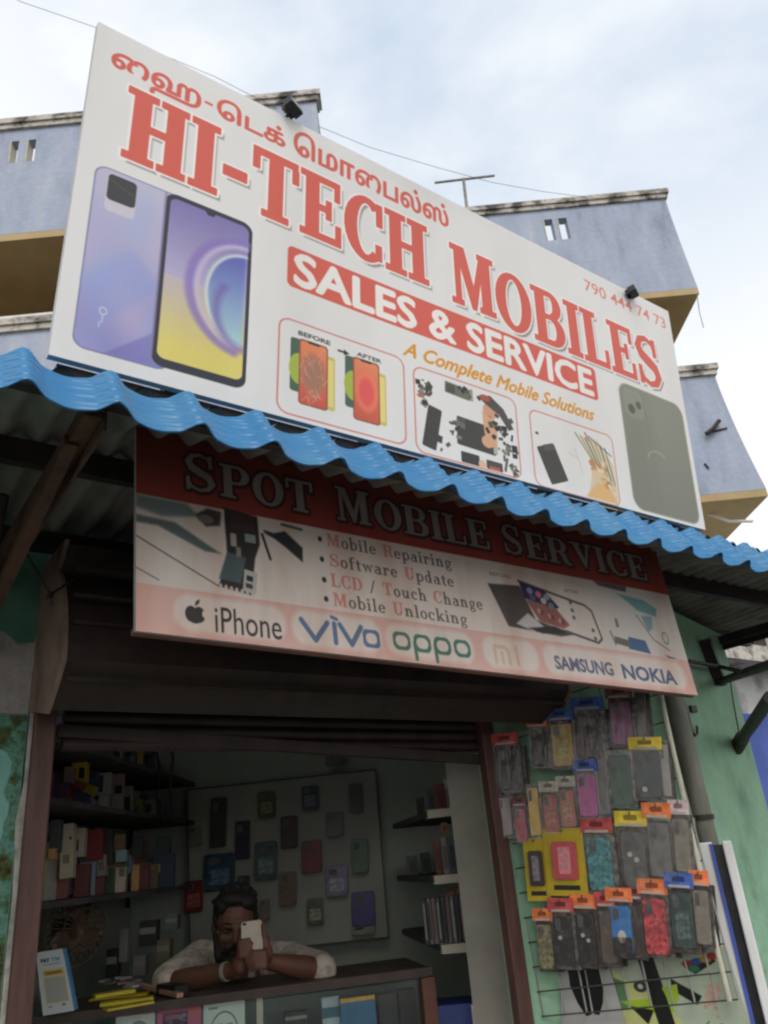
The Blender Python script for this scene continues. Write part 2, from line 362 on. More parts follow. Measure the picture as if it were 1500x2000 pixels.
def glyph(c):
    if c == 'H': return _stem(.1) + _stem(.55) + [_rect(.3, .46, .56, .55)], .86
    if c == 'I': return _stem(.1), .41
    if c == '-': return [_rect(.06, .36, .4, .5)], .46
    if c == 'T': return _stem(.28, top=0, sl=.1, sr=.1) + [_rect(.02, .9, .75, 1), _rect(.02, .68, .11, 1), _rect(.66, .68, .75, 1)], .77
    if c == 'E': return _stem(.1, sr=0) + [_rect(.2, .91, .68, 1), _rect(.6, .7, .68, 1), _rect(.2, 0, .7, .09), _rect(.62, 0, .7, .31), _rect(.3, .46, .52, .55), _rect(.45, .36, .53, .65)], .74
    if c == 'L': return _stem(.1, sr=.09) + [_rect(.2, 0, .68, .09), _rect(.6, 0, .68, .34)], .72
    if c == 'C': return _ring(.42, .5, .4, .52, .21, .09, 52, 308) + [_rect(.62, .62, .72, .98), _rect(.6, .06, .7, .3)], .76
    if c == 'O': return _ring(.42, .5, .4, .52, .21, .09), .84
    if c == 'M': return _stem(.08, w=.11, sr=.05) + _stem(.68, w=.21, sl=.06) + [[(.1, 1), (.3, 1), (.52, .25), (.44, 0)], [(.68, 1), (.75, .9), (.52, 0), (.44, 0), (.45, .2)]], 1.0
    if c == 'B': return _stem(.1, sr=0) + [_rect(.2, .91, .46, 1), _rect(.2, .48, .46, .56), _rect(.2, 0, .48, .09)] + _ring(.45, .745, .27, .255, .19, .09, -90, 90) + _ring(.47, .275, .3, .275, .2, .09, -90, 90), .8
    if c == 'P': return _stem(.1) + [_rect(.2, .91, .46, 1), _rect(.2, .42, .46, .5)] + _ring(.45, .71, .3, .29, .2, .09, -90, 90), .78
    if c == 'R': return _stem(.1) + [_rect(.2, .91, .46, 1), _rect(.2, .45, .5, .53)] + _ring(.45, .725, .28, .275, .2, .09, -90, 90) + [_stroke([(.42, .48), (.56, .4), (.62, .12), (.72, .05), (.82, .06)], [.1, .19, .19, .14, .07])], .84
    if c == 'D': return _stem(.1, sr=0) + [_rect(.2, .91, .4, 1), _rect(.2, 0, .4, .09)] + _ring(.4, .5, .4, .5, .21, .09, -90, 90), .84
    if c == 'U': return [_rect(.1, .3, .3, 1), _rect(.02, .915, .4, 1), _rect(.6, .3, .7, 1), _rect(.5, .915, .8, 1)] + _ring(.4, .32, .3, .34, .2, .1, 180, 360), .82
    if c == 'V': return [[(.1, 1), (.32, 1), (.5, .28), (.42, 0)], [(.62, 1), (.73, 1), (.47, 0), (.4, 0), (.44, .2)], _rect(0, .915, .42, 1), _rect(.52, .915, .84, 1)], .84
    if c == 'S':
        pts = [(.62, .76), (.56, .9), (.38, .965), (.2, .91), (.12, .75), (.2, .6), (.38, .5), (.57, .4), (.64, .24), (.55, .09), (.36, .035), (.18, .1), (.1, .26)]
        return [_stroke(pts, [.08, .09, .09, .12, .17, .2, .21, .2, .17, .12, .09, .09, .08]), _rect(.57, .64, .66, .99), _rect(.06, .01, .15, .36)], .74
    if c == '/': return [[(.0, -.05), (.1, -.05), (.45, 1), (.35, 1)]], .5
    if c == '•': return _ring(.2, .4, .15, .15, .149, .149), .5
    if c == ' ': return [], .42
    x = .62; s = .15                            # lower case
    bowl = lambda cx: _ring(cx, x / 2, .26, x / 2 + .02, .14, .08)
    st = lambda px, y0=0, y1=x, b=1: [_rect(px, y0, px + s, y1), _rect(px - .07, y1 - .07, px + s, y1)] + ([_rect(px - .07, y0, px + s + .07, y0 + .07)] if b else [])
    arch = lambda px: _ring(px, x - .22, .22, .24, .14, .1, 0, 180)
    if c == 'o': return bowl(.28), .57
    if c == 'b': return st(.07, 0, 1, 0) + bowl(.33), .62
    if c == 'd': return st(.36, 0, 1, 1) + bowl(.3), .64
    if c == 'p': return st(.08, -.3, x) + bowl(.35), .64
    if c == 'g': return _ring(.28, .38, .22, .25, .12, .08) + _ring(.28, -.12, .24, .17, .1, .07) + [_rect(.4, .5, .58, .58), _stroke([(.12, .18), (.12, .06), (.3, .02), (.42, -.02)], [.08, .09, .09, .09])], .6
    if c == 'e': return _ring(.28, x / 2, .26, x / 2 + .02, .14, .08, 5, 325) + [_rect(.12, .3, .52, .37)], .56
    if c == 'c': return _ring(.28, x / 2, .26, x / 2 + .02, .14, .08, 50, 315) + [_rect(.38, .42, .5, .56)], .54
    if c == 'a': return _ring(.26, .19, .22, .21, .12, .07) + st(.36, 0, x - .1) + _ring(.29, x - .18, .22, .2, .14, .08, 0, 160), .6
    if c == 'i': return st(.1) + _ring(.16, .84, .1, .1, .099, .099), .36
    if c == 'l': return st(.1, 0, 1), .36
    if c == 'n': return st(.1) + arch(.36) + st(.44, 0, .4), .72
    if c == 'h': return st(.1, 0, 1) + arch(.36) + st(.44, 0, .4), .72
    if c == 'u': return [_rect(.1, .2, .25, x), _rect(.03, x - .07, .25, x)] + st(.44) + _ring(.3, .22, .2, .24, .13, .1, 180, 360), .72
    if c == 'r': return st(.1) + _ring(.36, x - .18, .2, .2, .14, .12, 40, 150) + [_rect(.4, x - .2, .52, x - .04)], .54
    if c == 't': return [_rect(.12, .1, .27, .82), _rect(.02, x - .07, .4, x)] + _ring(.27, .14, .15, .16, .14, .09, 180, 320), .42
    if c == 'f': return st(.12, 0, .8) + [_rect(.02, x - .07, .42, x)] + _ring(.32, .8, .2, .2, .14, .09, 30, 180), .44
    if c == 'k': return st(.1, 0, 1) + [_stroke([(.25, .24), (.52, .6)], [.08, .08]), _stroke([(.33, .36), (.55, .03)], [.16, .16]), _rect(.42, x - .07, .66, x), _rect(.45, 0, .68, .07)], .68
    if c == 'w': return [[(.05, x), (.2, x), (.32, .15), (.27, 0)], [(.38, x), (.45, x), (.3, 0), (.25, 0)], [(.36, x), (.5, x), (.62, .15), (.57, 0)], [(.7, x), (.77, x), (.6, 0), (.55, 0)], _rect(0, x - .07, .28, x), _rect(.62, x - .07, .84, x)], .84
    return [_rect(.1, 0, .4, .7)], .5
def serif(cv, txt, u0, u1, v0, v1, draw, track=.02):                  # fits a word between u0 and u1, cap top v0, base line v1
    pos = []; x = 0
    for c in txt: g, a = glyph(c); pos.append((c, g, x)); x += a + track
    sx, sy = (u1 - u0) / (x - track), (v1 - v0)
    for c, g, x0 in pos:
        if g: draw(c, [[(u0 + (x0 + px) * sx, v1 - py * sy) for px, py in o] for o in g])

# ------------------------------------------------------------------ artwork of the printed boards
INK_W = (.885, .887, .885); RED = (.835, .385, .335); DARK = (.2, .2, .21)
def mixc(a, b, t): t = np.clip(t, 0, 1)[..., None]; return np.asarray(a, np.float32) * (1 - t) + np.asarray(b, np.float32) * t
def draw_shop_board():
    c = Canvas(2.12, .95, 800, INK_W); sh = (.58, .575, .57)
    def big(ch, g):
        off = [[(u + .011, v + .014) for u, v in o] for o in g]
        c.polys(off, sh, soft=.006); c.polys(g, (.95, .945, .94), grow=.0085, soft=.003); c.polys(g, RED, grow=.0028)
    for t, u0, v0, u1, v1 in (('ைஹ', .041, .066, .252, .140), ('ெடக்', .297, .046, .483, .112), ('ெமாைபல்ஸ்', .511, .026, 1.034, .112)): c.text(t, u0, v0, u1, v1, RED, fat=.0026)
    c.rr(.263, .083, .284, .091, .002, RED)
    serif(c, 'HI-TECH', .085, .95, .152, .370, big); serif(c, 'M', 1.037, 1.205, .168, .390, big); serif(c, 'OBILES', 1.205, 2.003, .188, .405, big)
    c.rr(.501, .431, 1.632, .560, .016, RED)
    c.text('SALES & SERVICE', .523, .446, 1.610, .546, (.93, .92, .91), fat=.0048)
    c.text('A Complete Mobile Solutions', .848, .600, 1.600, .662, (.86, .58, .18), fat=.0016, shear=.45)
    c.text('790 444 74 73', 1.637, .048, 2.086, .098, (.87, .50, .47), bold=.004)
    # the lilac handset seen from behind and its screen
    def lil(U, V):
        t = np.clip((V - .42) / .5, 0, 1); w = .5 + .5 * np.sin(U * 38 + V * 11); k = .5 + .5 * np.sin(V * 23 - U * 30)
        return mixc(mixc((.75, .75, .84), (.57, .57, .79), t), mixc((.64, .70, .86), (.80, .72, .82), w), .45 * k)
    c.rr(.037, .420, .230, .915, .028, (.50, .50, .66)); c.rr(.040, .423, .228, .911, .026, lil)
    c.poly([(.10, .911), (.22, .80), (.22, .911)], (.44, .42, .70), alpha=.55, soft=.006); c.poly([(.04, .74), (.13, .62), (.2, .70), (.08, .86)], (.55, .62, .85), alpha=.4, soft=.02)
    c.rr(.064, .432, .128, .540, .012, (.80, .78, .84)); c.rr(.066, .434, .127, .508, .01, (.25, .25, .26)); c.line([(.07, .45), (.122, .474)], .002, (.38, .38, .39))
    c.ell(.088, .808, .007, .009, (.78, .78, .88), line=.003); c.line([(.088, .82), (.088, .838)], .003, (.78, .78, .88)); c.line([(.083, .838), (.083, .85)], .003, (.78, .78, .88))
    c.rr(.192, .418, .405, .906, .028, (.22, .22, .27)); c.rr(.189, .42, .195, .9, .003, (.55, .53, .66), alpha=.7)
    def scr(U, V):
        t = (V - .43) / .45; return np.where((t < .5)[..., None], mixc((.50, .47, .70), (.72, .69, .82), t * 2), mixc((.76, .72, .76), (.88, .82, .46), (t - .5) * 2.4))
    q = c.sub(.2, .43, .397, .89); c.rr(.203, .431, .396, .884, .018, scr)
    U0, V0, U1, V1 = .203, .431, .396, .884
    arc = lambda cu, cv, ru, rv, a0, a1: [(min(.392, cu + ru * math.cos(R(a))), cv + rv * math.sin(R(a))) for a in np.linspace(a0, a1, 22)]
    c.line(arc(.395, .65, .135, .165, 100, 272), .022, (.55, .47, .76), soft=.012, alpha=.8)
    c.line(arc(.395, .65, .118, .150, 100, 272), .010, (.80, .76, .88), soft=.012, alpha=.9)
    c.poly(arc(.395, .66, .095, .135, 95, 270) + [(.392, .525), (.392, .79)], lambda U, V: mixc((.36, .40, .72), (.62, .80, .88), (V - .55) * 4.5), soft=.01, alpha=.85)
    c.line(arc(.395, .66, .095, .135, 95, 270), .007, (.84, .90, .90), soft=.008); c.line(arc(.395, .70, .07, .10, 95, 220), .016, (.45, .35, .66), soft=.02, alpha=.7)
    c.poly([(.285, .430), (.312, .430), (.305, .441), (.292, .441)], (.2, .2, .25))
    # three framed pictures
    for u0, v0, u1, v1 in ((.484, .662, .848, .937), (.880, .672, 1.250, .945), (1.306, .685, 1.674, .950)): c.rr(u0, v0, u1, v1, .03, (.82, .50, .48), line=.0045)
    c.text('BEFORE', .535, .686, .625, .700, (.3, .3, .3), bold=.03); c.text('AFTER', .702, .690, .778, .703, (.3, .3, .3), bold=.03)
    c.line([(.648, .706), (.668, .706)], .006, (.2, .2, .2)); c.poly([(.664, .697), (.680, .706), (.664, .715)], (.2, .2, .2))
    for k, u in ((0, .520), (1, .672)):
        c.rr(u - .005, .712, u + .05, .868, .008, (.30, .40, .34)); c.ell(u + .018, .80, .026, .045, (.66, .73, .30)); c.rr(u + .085, .735, u + .118, .895, .006, (.80, .74, .44)); c.rr(u + .09, .745, u + .114, .885, .004, (.90, .84, .52))
        c.rr(u + .018, .708, u + .098, .900, .010, (.58, .36, .28)); c.rr(u + .022, .713, u + .094, .895, .008, lambda U, V: mixc((.90, .55, .38), (.80, .36, .30), (V - .71) * 5.5))
        c.ell(u + .058, .805, .034, .062, (.92, .50, .38) if k else (.72, .47, .38), soft=.01); c.ell(u + .058, .808, .023, .044, (.90, .36, .36) if k else (.66, .48, .40), soft=.01); c.rr(u + .042, .709, u + .074, .716, .002, (.22, .2, .2))
        if not k:
            rr_ = random.Random(5)
            for _ in range(26):
                a = (u + .03 + rr_.random() * .055, .74 + rr_.random() * .14); c.line([a, (a[0] + rr_.uniform(-.02, .02), a[1] + rr_.uniform(-.03, .03))], .0022, (.80, .66, .56), alpha=.8)
    g = random.Random(11); blk = (.26, .255, .25)
    c.rr(.985, .690, 1.075, .728, .004, (.42, .43, .38), rot=3); c.rr(.99, .694, 1.02, .722, .003, (.30, .32, .28)); c.rr(1.075, .688, 1.085, .728, .001, (.6, .6, .55))
    c.rr(.912, .788, .958, .925, .005, blk, rot=11); c.rr(1.02, .795, 1.16, .888, .006, (.27, .265, .26), rot=2); c.rr(1.025, .80, 1.05, .83, .003, (.42, .42, .4)); c.rr(1.15, .80, 1.165, .885, .002, (.7, .7, .66))
    c.poly([(1.115, .75), (1.15, .745), (1.17, .80), (1.165, .86), (1.13, .868), (1.12, .82)], (.84, .66, .52), soft=.006); c.ell(1.15, .74, .03, .025, (.82, .62, .50)); c.ell(1.13, .85, .022, .02, (.84, .66, .52))
    c.poly([(1.10, .703), (1.15, .688), (1.20, .72), (1.235, .78), (1.215, .79), (1.18, .745), (1.13, .722)], (.32, .3, .29)); c.ell(1.13, .702, .02, .011, (.66, .34, .27))
    for cu, cv, n, sp in ((.92, .73, 16, .022), (.905, .765, 8, .02), (1.18, .80, 18, .035), (1.215, .86, 16, .03), (1.06, .70, 6, .03), (1.225, .925, 8, .014), (1.02, .845, 10, .02), (.97, .905, 4, .02)):
        for _ in range(n):
            u, v = cu + g.gauss(0, sp * .6), cv + g.gauss(0, sp * .75)
            if .89 < u < 1.24 and .685 < v < .935: w, h = g.uniform(.003, .011), g.uniform(.002, .012); c.rr(u - w, v - h, u + w, v + h, .001, g.choice([(.25, .25, .25), (.35, .34, .32), (.5, .48, .45), (.2, .2, .2)]), rot=g.uniform(0, 90))
    c.rr(1.03, .905, 1.095, .940, .004, (.24, .24, .24)); c.rr(1.12, .910, 1.18, .940, .004, (.30, .29, .28)); c.ell(1.105, .93, .014, .014, (.86, .72, .62)); c.rr(1.13, .928, 1.17, .940, .003, (.66, .40, .33)); c.line([(1.2, .89), (1.19, .93)], .009, (.36, .37, .34)); c.ell(.90, .765, .012, .006, (.72, .42, .3))
    c.rr(1.345, .795, 1.425, .925, .006, (.27, .265, .26), rot=-22); c.ell(1.33, .765, .007, .005, (.3, .3, .3)); c.rr(1.352, .792, 1.40, .815, .003, (.34, .33, .32), rot=-22)
    c.poly([(1.52, .725), (1.60, .72), (1.665, .80), (1.668, .942), (1.53, .945), (1.55, .88), (1.57, .80)], (.83, .78, .68), soft=.01)
    for k in range(7): c.line([(1.50 + k * .022, .718 + k * .004), (1.565 + k * .016, .80 + k * .012)], .006, ((.55, .54, .42), (.66, .62, .48), (.42, .43, .36))[k % 3])
    for _ in range(26):
        u, v = g.uniform(1.56, 1.655), g.uniform(.80, .93); c.ell(u, v, g.uniform(.005, .018), g.uniform(.005, .014), g.choice([(.84, .66, .44), (.74, .54, .36), (.88, .76, .58), (.55, .42, .3), (.9, .82, .7)]), soft=.006)
    c.poly([(1.52, .942), (1.58, .88), (1.64, .90), (1.662, .942)], (.87, .70, .48), soft=.01); c.line([(1.56, .715), (1.66, .765)], .004, (.3, .3, .42)); c.line([(1.545, .706), (1.56, .73)], .006, (.64, .26, .24))
    c.line([(1.49, .775), (1.515, .86)], .002, (.7, .7, .68)); c.line([(1.46, .80), (1.50, .81)], .002, (.7, .7, .68))
    # the dark handset at the far end
    c.rr(1.742, .440, 2.098, .940, .05, (.62, .63, .57)); c.rr(1.748, .445, 2.092, .935, .046, lambda U, V: mixc((.53, .54, .49), (.48, .485, .45), (V - .44) * 2 + .2 * np.sin(U * 9)))
    c.rr(1.765, .455, 1.865, .575, .03, (.56, .57, .52)); c.ell(1.80, .49, .018, .02, (.56, .57, .52)); c.ell(1.80, .54, .018, .02, (.36, .36, .34)); c.ell(1.84, .515, .014, .016, (.36, .36, .34))
    c.line([(1.905 + .055 * math.cos(R(a)), .735 + .05 * math.sin(R(a))) for a in range(200, 330, 10)], .008, (.60, .61, .58), soft=.004); c.line([(1.87, .452), (1.89, .93)], .003, (.48, .49, .44), soft=.004)
    c.blur(1); return c.image('shop board print')
def apple(c, u, v, s, col, bg=None):
    c.ell(u - .2 * s, v, .3 * s, .36 * s, col); c.ell(u + .2 * s, v, .3 * s, .36 * s, col); c.ell(u, v + .1 * s, .36 * s, .32 * s, col)
    if bg is not None: c.ell(u + .55 * s, v - .05 * s, .2 * s, .2 * s, bg)
    c.poly([(u - .02 * s, v - .36 * s), (u + .06 * s, v - .6 * s), (u + .26 * s, v - .72 * s), (u + .2 * s, v - .5 * s)], col)
def draw_service_banner():
    P = (.95, .89, .85)
    c = Canvas(1.73, .45, 900, P)
    c.rr(-.1, -.1, 1.9, .158, .001, lambda U, V: mixc((.46, .21, .18), (.68, .29, .24), (V - .08) * 12))  # heading red darkens towards the top: awning shade painted into the print
    def head(ch, g):
        c.polys(g, (.20, .13, .12), grow=.006, soft=.005); c.polys(g, (.55, .52, .51))
    for t, u0, u1, v0 in (('S', .113, .196, .034), ('POT', .204, .462, .045), ('M', .527, .632, .038), ('OBILE', .640, 1.026, .047), ('S', 1.072, 1.146, .040), ('ERVICE', 1.154, 1.655, .050)): serif(c, t, u0, u1, v0, .126, head)
    # left picture: an opened handset being repaired
    c.rr(0, .158, .44, .352, .001, lambda U, V: mixc((.90, .87, .84), (.95, .90, .86), np.clip(U * 3, 0, 1)))
    c.poly([(0, .160), (.12, .160), (.15, .185), (.06, .20), (0, .188)], (.52, .58, .58), soft=.01); c.poly([(0, .205), (.09, .208), (.20, .262), (.16, .262), (.05, .222), (0, .222)], (.42, .48, .48), soft=.006)
    c.line([(0, .252), (.19, .335)], .003, (.4, .4, .4)); c.line([(0, .32), (.05, .34)], .003, (.55, .5, .5)); c.poly([(.14, .182), (.17, .162), (.205, .165), (.2, .198), (.165, .205)], (.30, .30, .30), soft=.006); c.ell(.165, .188, .02, .01, (.52, .5, .48))
    c.poly([(.212, .152), (.298, .160), (.300, .225), (.285, .26), (.27, .345), (.19, .335), (.215, .27)], (.23, .22, .215), soft=.004)
    c.poly([(.215, .255), (.262, .262), (.245, .322), (.192, .318)], (.36, .42, .44), soft=.004); c.rr(.225, .162, .29, .20, .004, (.30, .24, .22)); c.rr(.262, .205, .29, .225, .002, (.62, .66, .62)); c.rr(.225, .21, .24, .24, .002, (.74, .70, .66)); c.rr(.238, .24, .25, .262, .002, (.6, .56, .52))
    c.rr(.252, .29, .285, .34, .002, (.80, .78, .75), rot=8); c.rr(.26, .302, .276, .314, .001, (.22, .22, .22), rot=8); c.rr(.257, .32, .274, .330, .001, (.3, .3, .3), rot=8); c.line([(.308, .20), (.325, .255)], .007, (.24, .24, .24))
    for k in range(7): c.ell(.195 + k * .013, .334 + k * .0015, .004, .006, (.86, .82, .78))
    c.poly([(.312, .188), (.34, .192), (.37, .182), (.415, .215), (.412, .25), (.37, .222), (.34, .205), (.315, .196)], (.24, .24, .25), soft=.004); c.rr(.36, .165, .42, .172, .002, (.45, .43, .42), rot=4)
    # service list
    rows = (('Mobile Repairing', .487, .872, .198), ('Software Update', .487, .868, .247), ('LCD / Touch Change', .485, .952, .296), ('Mobile Unlocking', .487, .890, .341))
    def small(ch, g): c.polys(g, (.90, .60, .56) if ch.isupper() else (.44, .40, .39))
    for t, u0, u1, v1 in rows:
        serif(c, t, u0, u1, v1 - .031, v1, small, track=.06); c.ell(.467, v1 - .013, .006, .0065, (.25, .22, .22))
    # right picture: a handset lifted out of its shell, tools on the bench
    c.rr(.975, .158, 1.73, .352, .001, lambda U, V: mixc((.94, .89, .85), (.89, .87, .845), (U - 1.3) * 4))
    c.poly([(.985, .222), (1.10, .213), (1.135, .30), (1.27, .325), (1.22, .335), (1.03, .328)], (.36, .34, .33), soft=.004); c.poly([(1.06, .318), (1.11, .285), (1.16, .315), (1.12, .333)], (.86, .85, .84), soft=.004); c.poly([(1.10, .325), (1.2, .31), (1.26, .322), (1.15, .334)], (.26, .25, .25), soft=.004)
    c.line([(1.10, .20), (1.34, .237), (1.362, .25), (1.378, .325), (1.36, .338), (1.24, .318)], .007, (.42, .41, .41)); c.poly([(1.10, .20), (1.19, .214), (1.235, .255), (1.225, .26), (1.16, .254), (1.11, .245)], (.24, .22, .36)); c.poly([(1.112, .247), (1.22, .258), (1.262, .30), (1.235, .313), (1.15, .302)], (.66, .44, .42), soft=.004)
    for u, v, cc in ((1.135, .222, (.62, .66, .82)), (1.165, .228, (.86, .5, .55)), (1.195, .232, (.66, .68, .8)), (1.14, .24, (.4, .4, .62)), (1.18, .244, (.8, .82, .88)), (1.205, .254, (.45, .62, .62))): c.ell(u, v, .011, .009, cc)
    for k in range(9): c.rr(1.15 + .012 * k, .268 + .003 * k, 1.158 + .012 * k, .280 + .003 * k, .001, ((.8, .72, .6), (.5, .3, .3), (.75, .4, .38))[k % 3])
    for u, v in ((1.285, .235), (1.285, .257), (1.285, .277), (1.35, .305), (1.352, .327)): c.ell(u, v, .006, .0055, (.45, .42, .40))
    c.text('BEFORE', 1.0, .188, 1.075, .198, (.55, .5, .48)); c.text('AFTER', 1.27, .198, 1.325, .207, (.55, .5, .48))
    c.poly([(1.40, .158), (1.54, .158), (1.53, .175), (1.42, .17)], (.46, .42, .44), soft=.004); c.poly([(1.49, .185), (1.60, .19), (1.65, .21), (1.64, .235), (1.56, .225), (1.53, .205)], (.50, .68, .70), soft=.006); c.poly([(1.57, .24), (1.62, .235), (1.61, .27), (1.585, .285)], (.58, .70, .72), soft=.006)
    c.poly([(1.49, .308), (1.56, .312), (1.57, .348), (1.48, .342)], (.34, .46, .62)); c.rr(1.43, .315, 1.49, .335, .002, (.5, .47, .45), rot=6); c.rr(1.45, .26, 1.462, .285, .002, (.5, .56, .56)); c.ell(1.655, .295, .012, .016, (.45, .62, .58), line=.004); c.poly([(1.63, .345), (1.68, .35), (1.66, .358)], (.4, .37, .35)); c.line([(1.42, .30), (1.43, .335)], .006, (.5, .55, .55)); c.line([(1.55, .24), (1.60, .305), (1.66, .33)], .005, (.66, .58, .52))
    # maker names along the foot
    c.rr(-.1, .352, 1.9, .5, .001, (.92, .75, .71)); W2 = (.94, .885, .85)
    for u0, u1 in ((.085, .352), (.368, .612), (.625, .895), (.925, 1.115)): c.rr(u0, .362, u1, .438, .034, W2, soft=.012)
    c.rr(1.135, .362, 1.70, .438, .034, W2, soft=.012)
    apple(c, .132, .402, .046, (.27, .25, .25), W2); c.text('iPhone', .178, .380, .340, .434, (.27, .25, .25))
    vb = (.42, .50, .64)
    for t in ((.393, .383, .428, .425, .463, .383), (.482, .383, .482, .425), (.497, .383, .526, .425, .556, .383)): c.line(list(zip(t[::2], t[1::2])), .012, vb)
    c.rr(.562, .388, .604, .424, .016, vb, line=.011); c.line([(.476, .368), (.490, .372)], .008, vb)
    gb = (.34, .52, .46)
    for u in (.648, .710, .772, .834): c.rr(u, .384, u + .046, .420, .018, gb, line=.010)
    for u in (.710, .772): c.line([(u, .402), (u, .440)], .010, gb)
    mo = (.90, .79, .70)
    c.line([(.965, .425), (.965, .385), (1.0, .385), (1.012, .395), (1.012, .425)], .010, mo); c.line([(.988, .400), (.988, .425)], .010, mo); c.line([(1.04, .382), (1.04, .425)], .010, mo)
    c.text('SAMSUNG', 1.172, .388, 1.392, .424, (.44, .46, .57), bold=.03); c.text('NOKIA', 1.428, .388, 1.655, .428, (.38, .44, .58), bold=.03)
    c.blur(1); return c.image('service banner print')
def draw_phone_poster():
    c = Canvas(.24, .34, 900, (.66, .66, .65)); k = (.05, .05, .06)
    c.poly([(.04, .0), (.118, .0), (.122, .05), (.122, .20), (.10, .205), (.07, .15), (.045, .08)], k); c.poly([(.126, .0), (.20, .0), (.195, .08), (.175, .16), (.15, .205), (.13, .20)], k)
    c.text('iPhone', .055, .255, .215, .305, (.25, .25, .26)); c.blur(1); return c.image('handset poster print')
def draw_flex_poster():
    c = Canvas(.52, .36, 700, (.66, .71, .63)); g = random.Random(4)
    c.poly([(0, .05), (.16, .16), (.34, .36), (.0, .36)], (.74, .76, .50), soft=.006); c.poly([(0, .08), (.05, .1), (.03, .2), (0, .2)], (.36, .52, .36)); c.poly([(.0, .17), (.18, .17), (.24, .22), (.1, .22)], (.62, .74, .16), soft=.004)
    for pts in ([(.13, 0), (.20, 0), (.22, .36), (.15, .36)], [(.04, .19), (.14, .21), (.10, .26)], [(.0, .26), (.08, .30), (.16, .36), (.0, .36)], [(.25, .10), (.36, .17), (.33, .20), (.24, .14)], [(.32, .06), (.44, .02), (.46, .05), (.36, .09)]): c.poly(pts, (.09, .10, .09), soft=.004)
    c.poly([(.2, .13), (.27, .12), (.26, .18), (.22, .2)], (.60, .72, .2)); c.poly([(.10, .31), (.14, .27), (.13, .34)], (.66, .2, .16))
    for u, v, cc in ((.34, .05, (.62, .18, .16)), (.38, .045, (.20, .30, .56)), (.42, .04, (.72, .56, .2)), (.45, .03, (.62, .2, .2)), (.36, .07, (.2, .46, .36))): c.ell(u, v, .025, .013, cc, soft=.006)
    for _ in range(40): c.ell(.40 + g.gauss(0, .02), .17 + g.gauss(0, .022), .008, .008, (.78 + g.uniform(-.1, .05), .62 + g.uniform(-.08, .06), .54), soft=.004)
    c.ell(.42, .33, .05, .05, (.36, .52, .44), line=.006); c.line([(.30, .30), (.36, .26)], .004, (.3, .34, .3)); c.line([(.38, .29), (.41, .27)], .004, (.3, .3, .3)); c.ell(.11, .12, .03, .022, (.2, .22, .2)); c.ell(.11, .12, .012, .01, (.7, .72, .66))
    c.blur(1); return c.image('accessory poster print')
def draw_pay_stand():
    c = Canvas(.10, .19, 1500, (.86, .86, .87)); c.text('PAY', .014, .022, .048, .034, (.12, .16, .36), bold=.05); c.text('TM', .052, .022, .084, .034, (.36, .66, .80), bold=.05)
    c.rr(.02, .040, .084, .043, .001, (.6, .62, .66)); c.rr(.014, .056, .094, .160, .003, (.88, .79, .62)); c.rr(.02, .062, .088, .074, .002, (.80, .62, .24)); c.rr(.028, .065, .08, .071, .001, (.62, .46, .16)); c.rr(.018, .082, .090, .156, .002, (.72, .71, .69)); c.rr(.02, .166, .034, .170, .001, (.6, .6, .64)); c.rr(.066, .164, .078, .169, .001, (.3, .3, .36))
    c.blur(1); return c.image('payment stand print')
def draw_face_box():
    c = Canvas(.15, .2, 900, (.86, .90, .87)); c.ell(.075, .10, .05, .062, (.36, .37, .36), line=.004); c.ell(.075, .10, .048, .06, (.92, .93, .91), alpha=.6); c.rr(.015, .02, .05, .026, .001, (.45, .5, .48))
    for u in (.055, .095): c.ell(u, .092, .012, .007, (.2, .2, .2)); c.line([(u - .012, .078), (u + .012, .076)], .003, (.35, .35, .35))
    c.line([(.06, .125), (.09, .125)], .003, (.4, .4, .4)); c.blur(1); return c.image('head phone box print')
def draw_pink_box():
    c = Canvas(.16, .2, 800, (.78, .36, .55)); c.rr(.02, .018, .112, .2, .002, (.16, .10, .20)); c.rr(.116, .01, .156, .05, .002, (.78, .38, .42)); g = random.Random(2)
    for _ in range(60): c.ell(g.uniform(.03, .1), g.uniform(.03, .19), g.uniform(.003, .012), g.uniform(.003, .010), g.choice([(.36, .26, .44), (.24, .16, .3), (.55, .42, .56)]), soft=.004)
    c.ell(.085, .085, .022, .030, (.66, .56, .60), soft=.004); c.poly([(.06, .12), (.11, .11), (.11, .2), (.055, .2)], (.46, .32, .48), soft=.004); c.ell(.07, .07, .02, .03, (.10, .07, .12), soft=.006); c.rr(.03, .025, .07, .04, .001, (.62, .3, .4))
    c.blur(1); return c.image('pink box print')

# ------------------------------------------------------------------ common materials
m_teal = wall_mat('peeling teal plaster', [(.30, (.055, .05, .025)), (.37, (.085, .14, .06)), (.41, (.16, .34, .26)), (.44, (.19, .42, .36)), (.60, (.21, .46, .40)), (.68, (.09, .14, .06))], 3.4, .8, 5.3)
m_green = wall_mat('pale green plaster', [(.30, (.17, .30, .20)), (.42, (.25, .44, .30)), (.56, (.29, .50, .35)), (.68, (.33, .53, .38)), (.76, (.36, .42, .29))], 2.6, .5, 1.4)
m_plaster = wall_mat('bare grey plaster', [(.35, (.27, .26, .24)), (.6, (.40, .38, .36)), (.75, (.34, .36, .36))], 6, .5)
m_room = wall_mat('dim room paint', [(.3, (.33, .365, .315)), (.6, (.40, .43, .37)), (.8, (.32, .33, .265))], 2.2, .15)
m_blue = wall_mat('weathered lilac blue paint', [(.30, (.24, .275, .35)), (.42, (.325, .37, .475)), (.55, (.365, .41, .52)), (.66, (.41, .445, .53)), (.76, (.52, .54, .57))], 2.0, .35, 2.2, streak=(1.5, 1.5, .4))
m_soffit = wall_mat('ochre soffit paint', [(.3, (.36, .26, .13)), (.55, (.46, .35, .19)), (.8, (.38, .30, .19))], .8, .15)
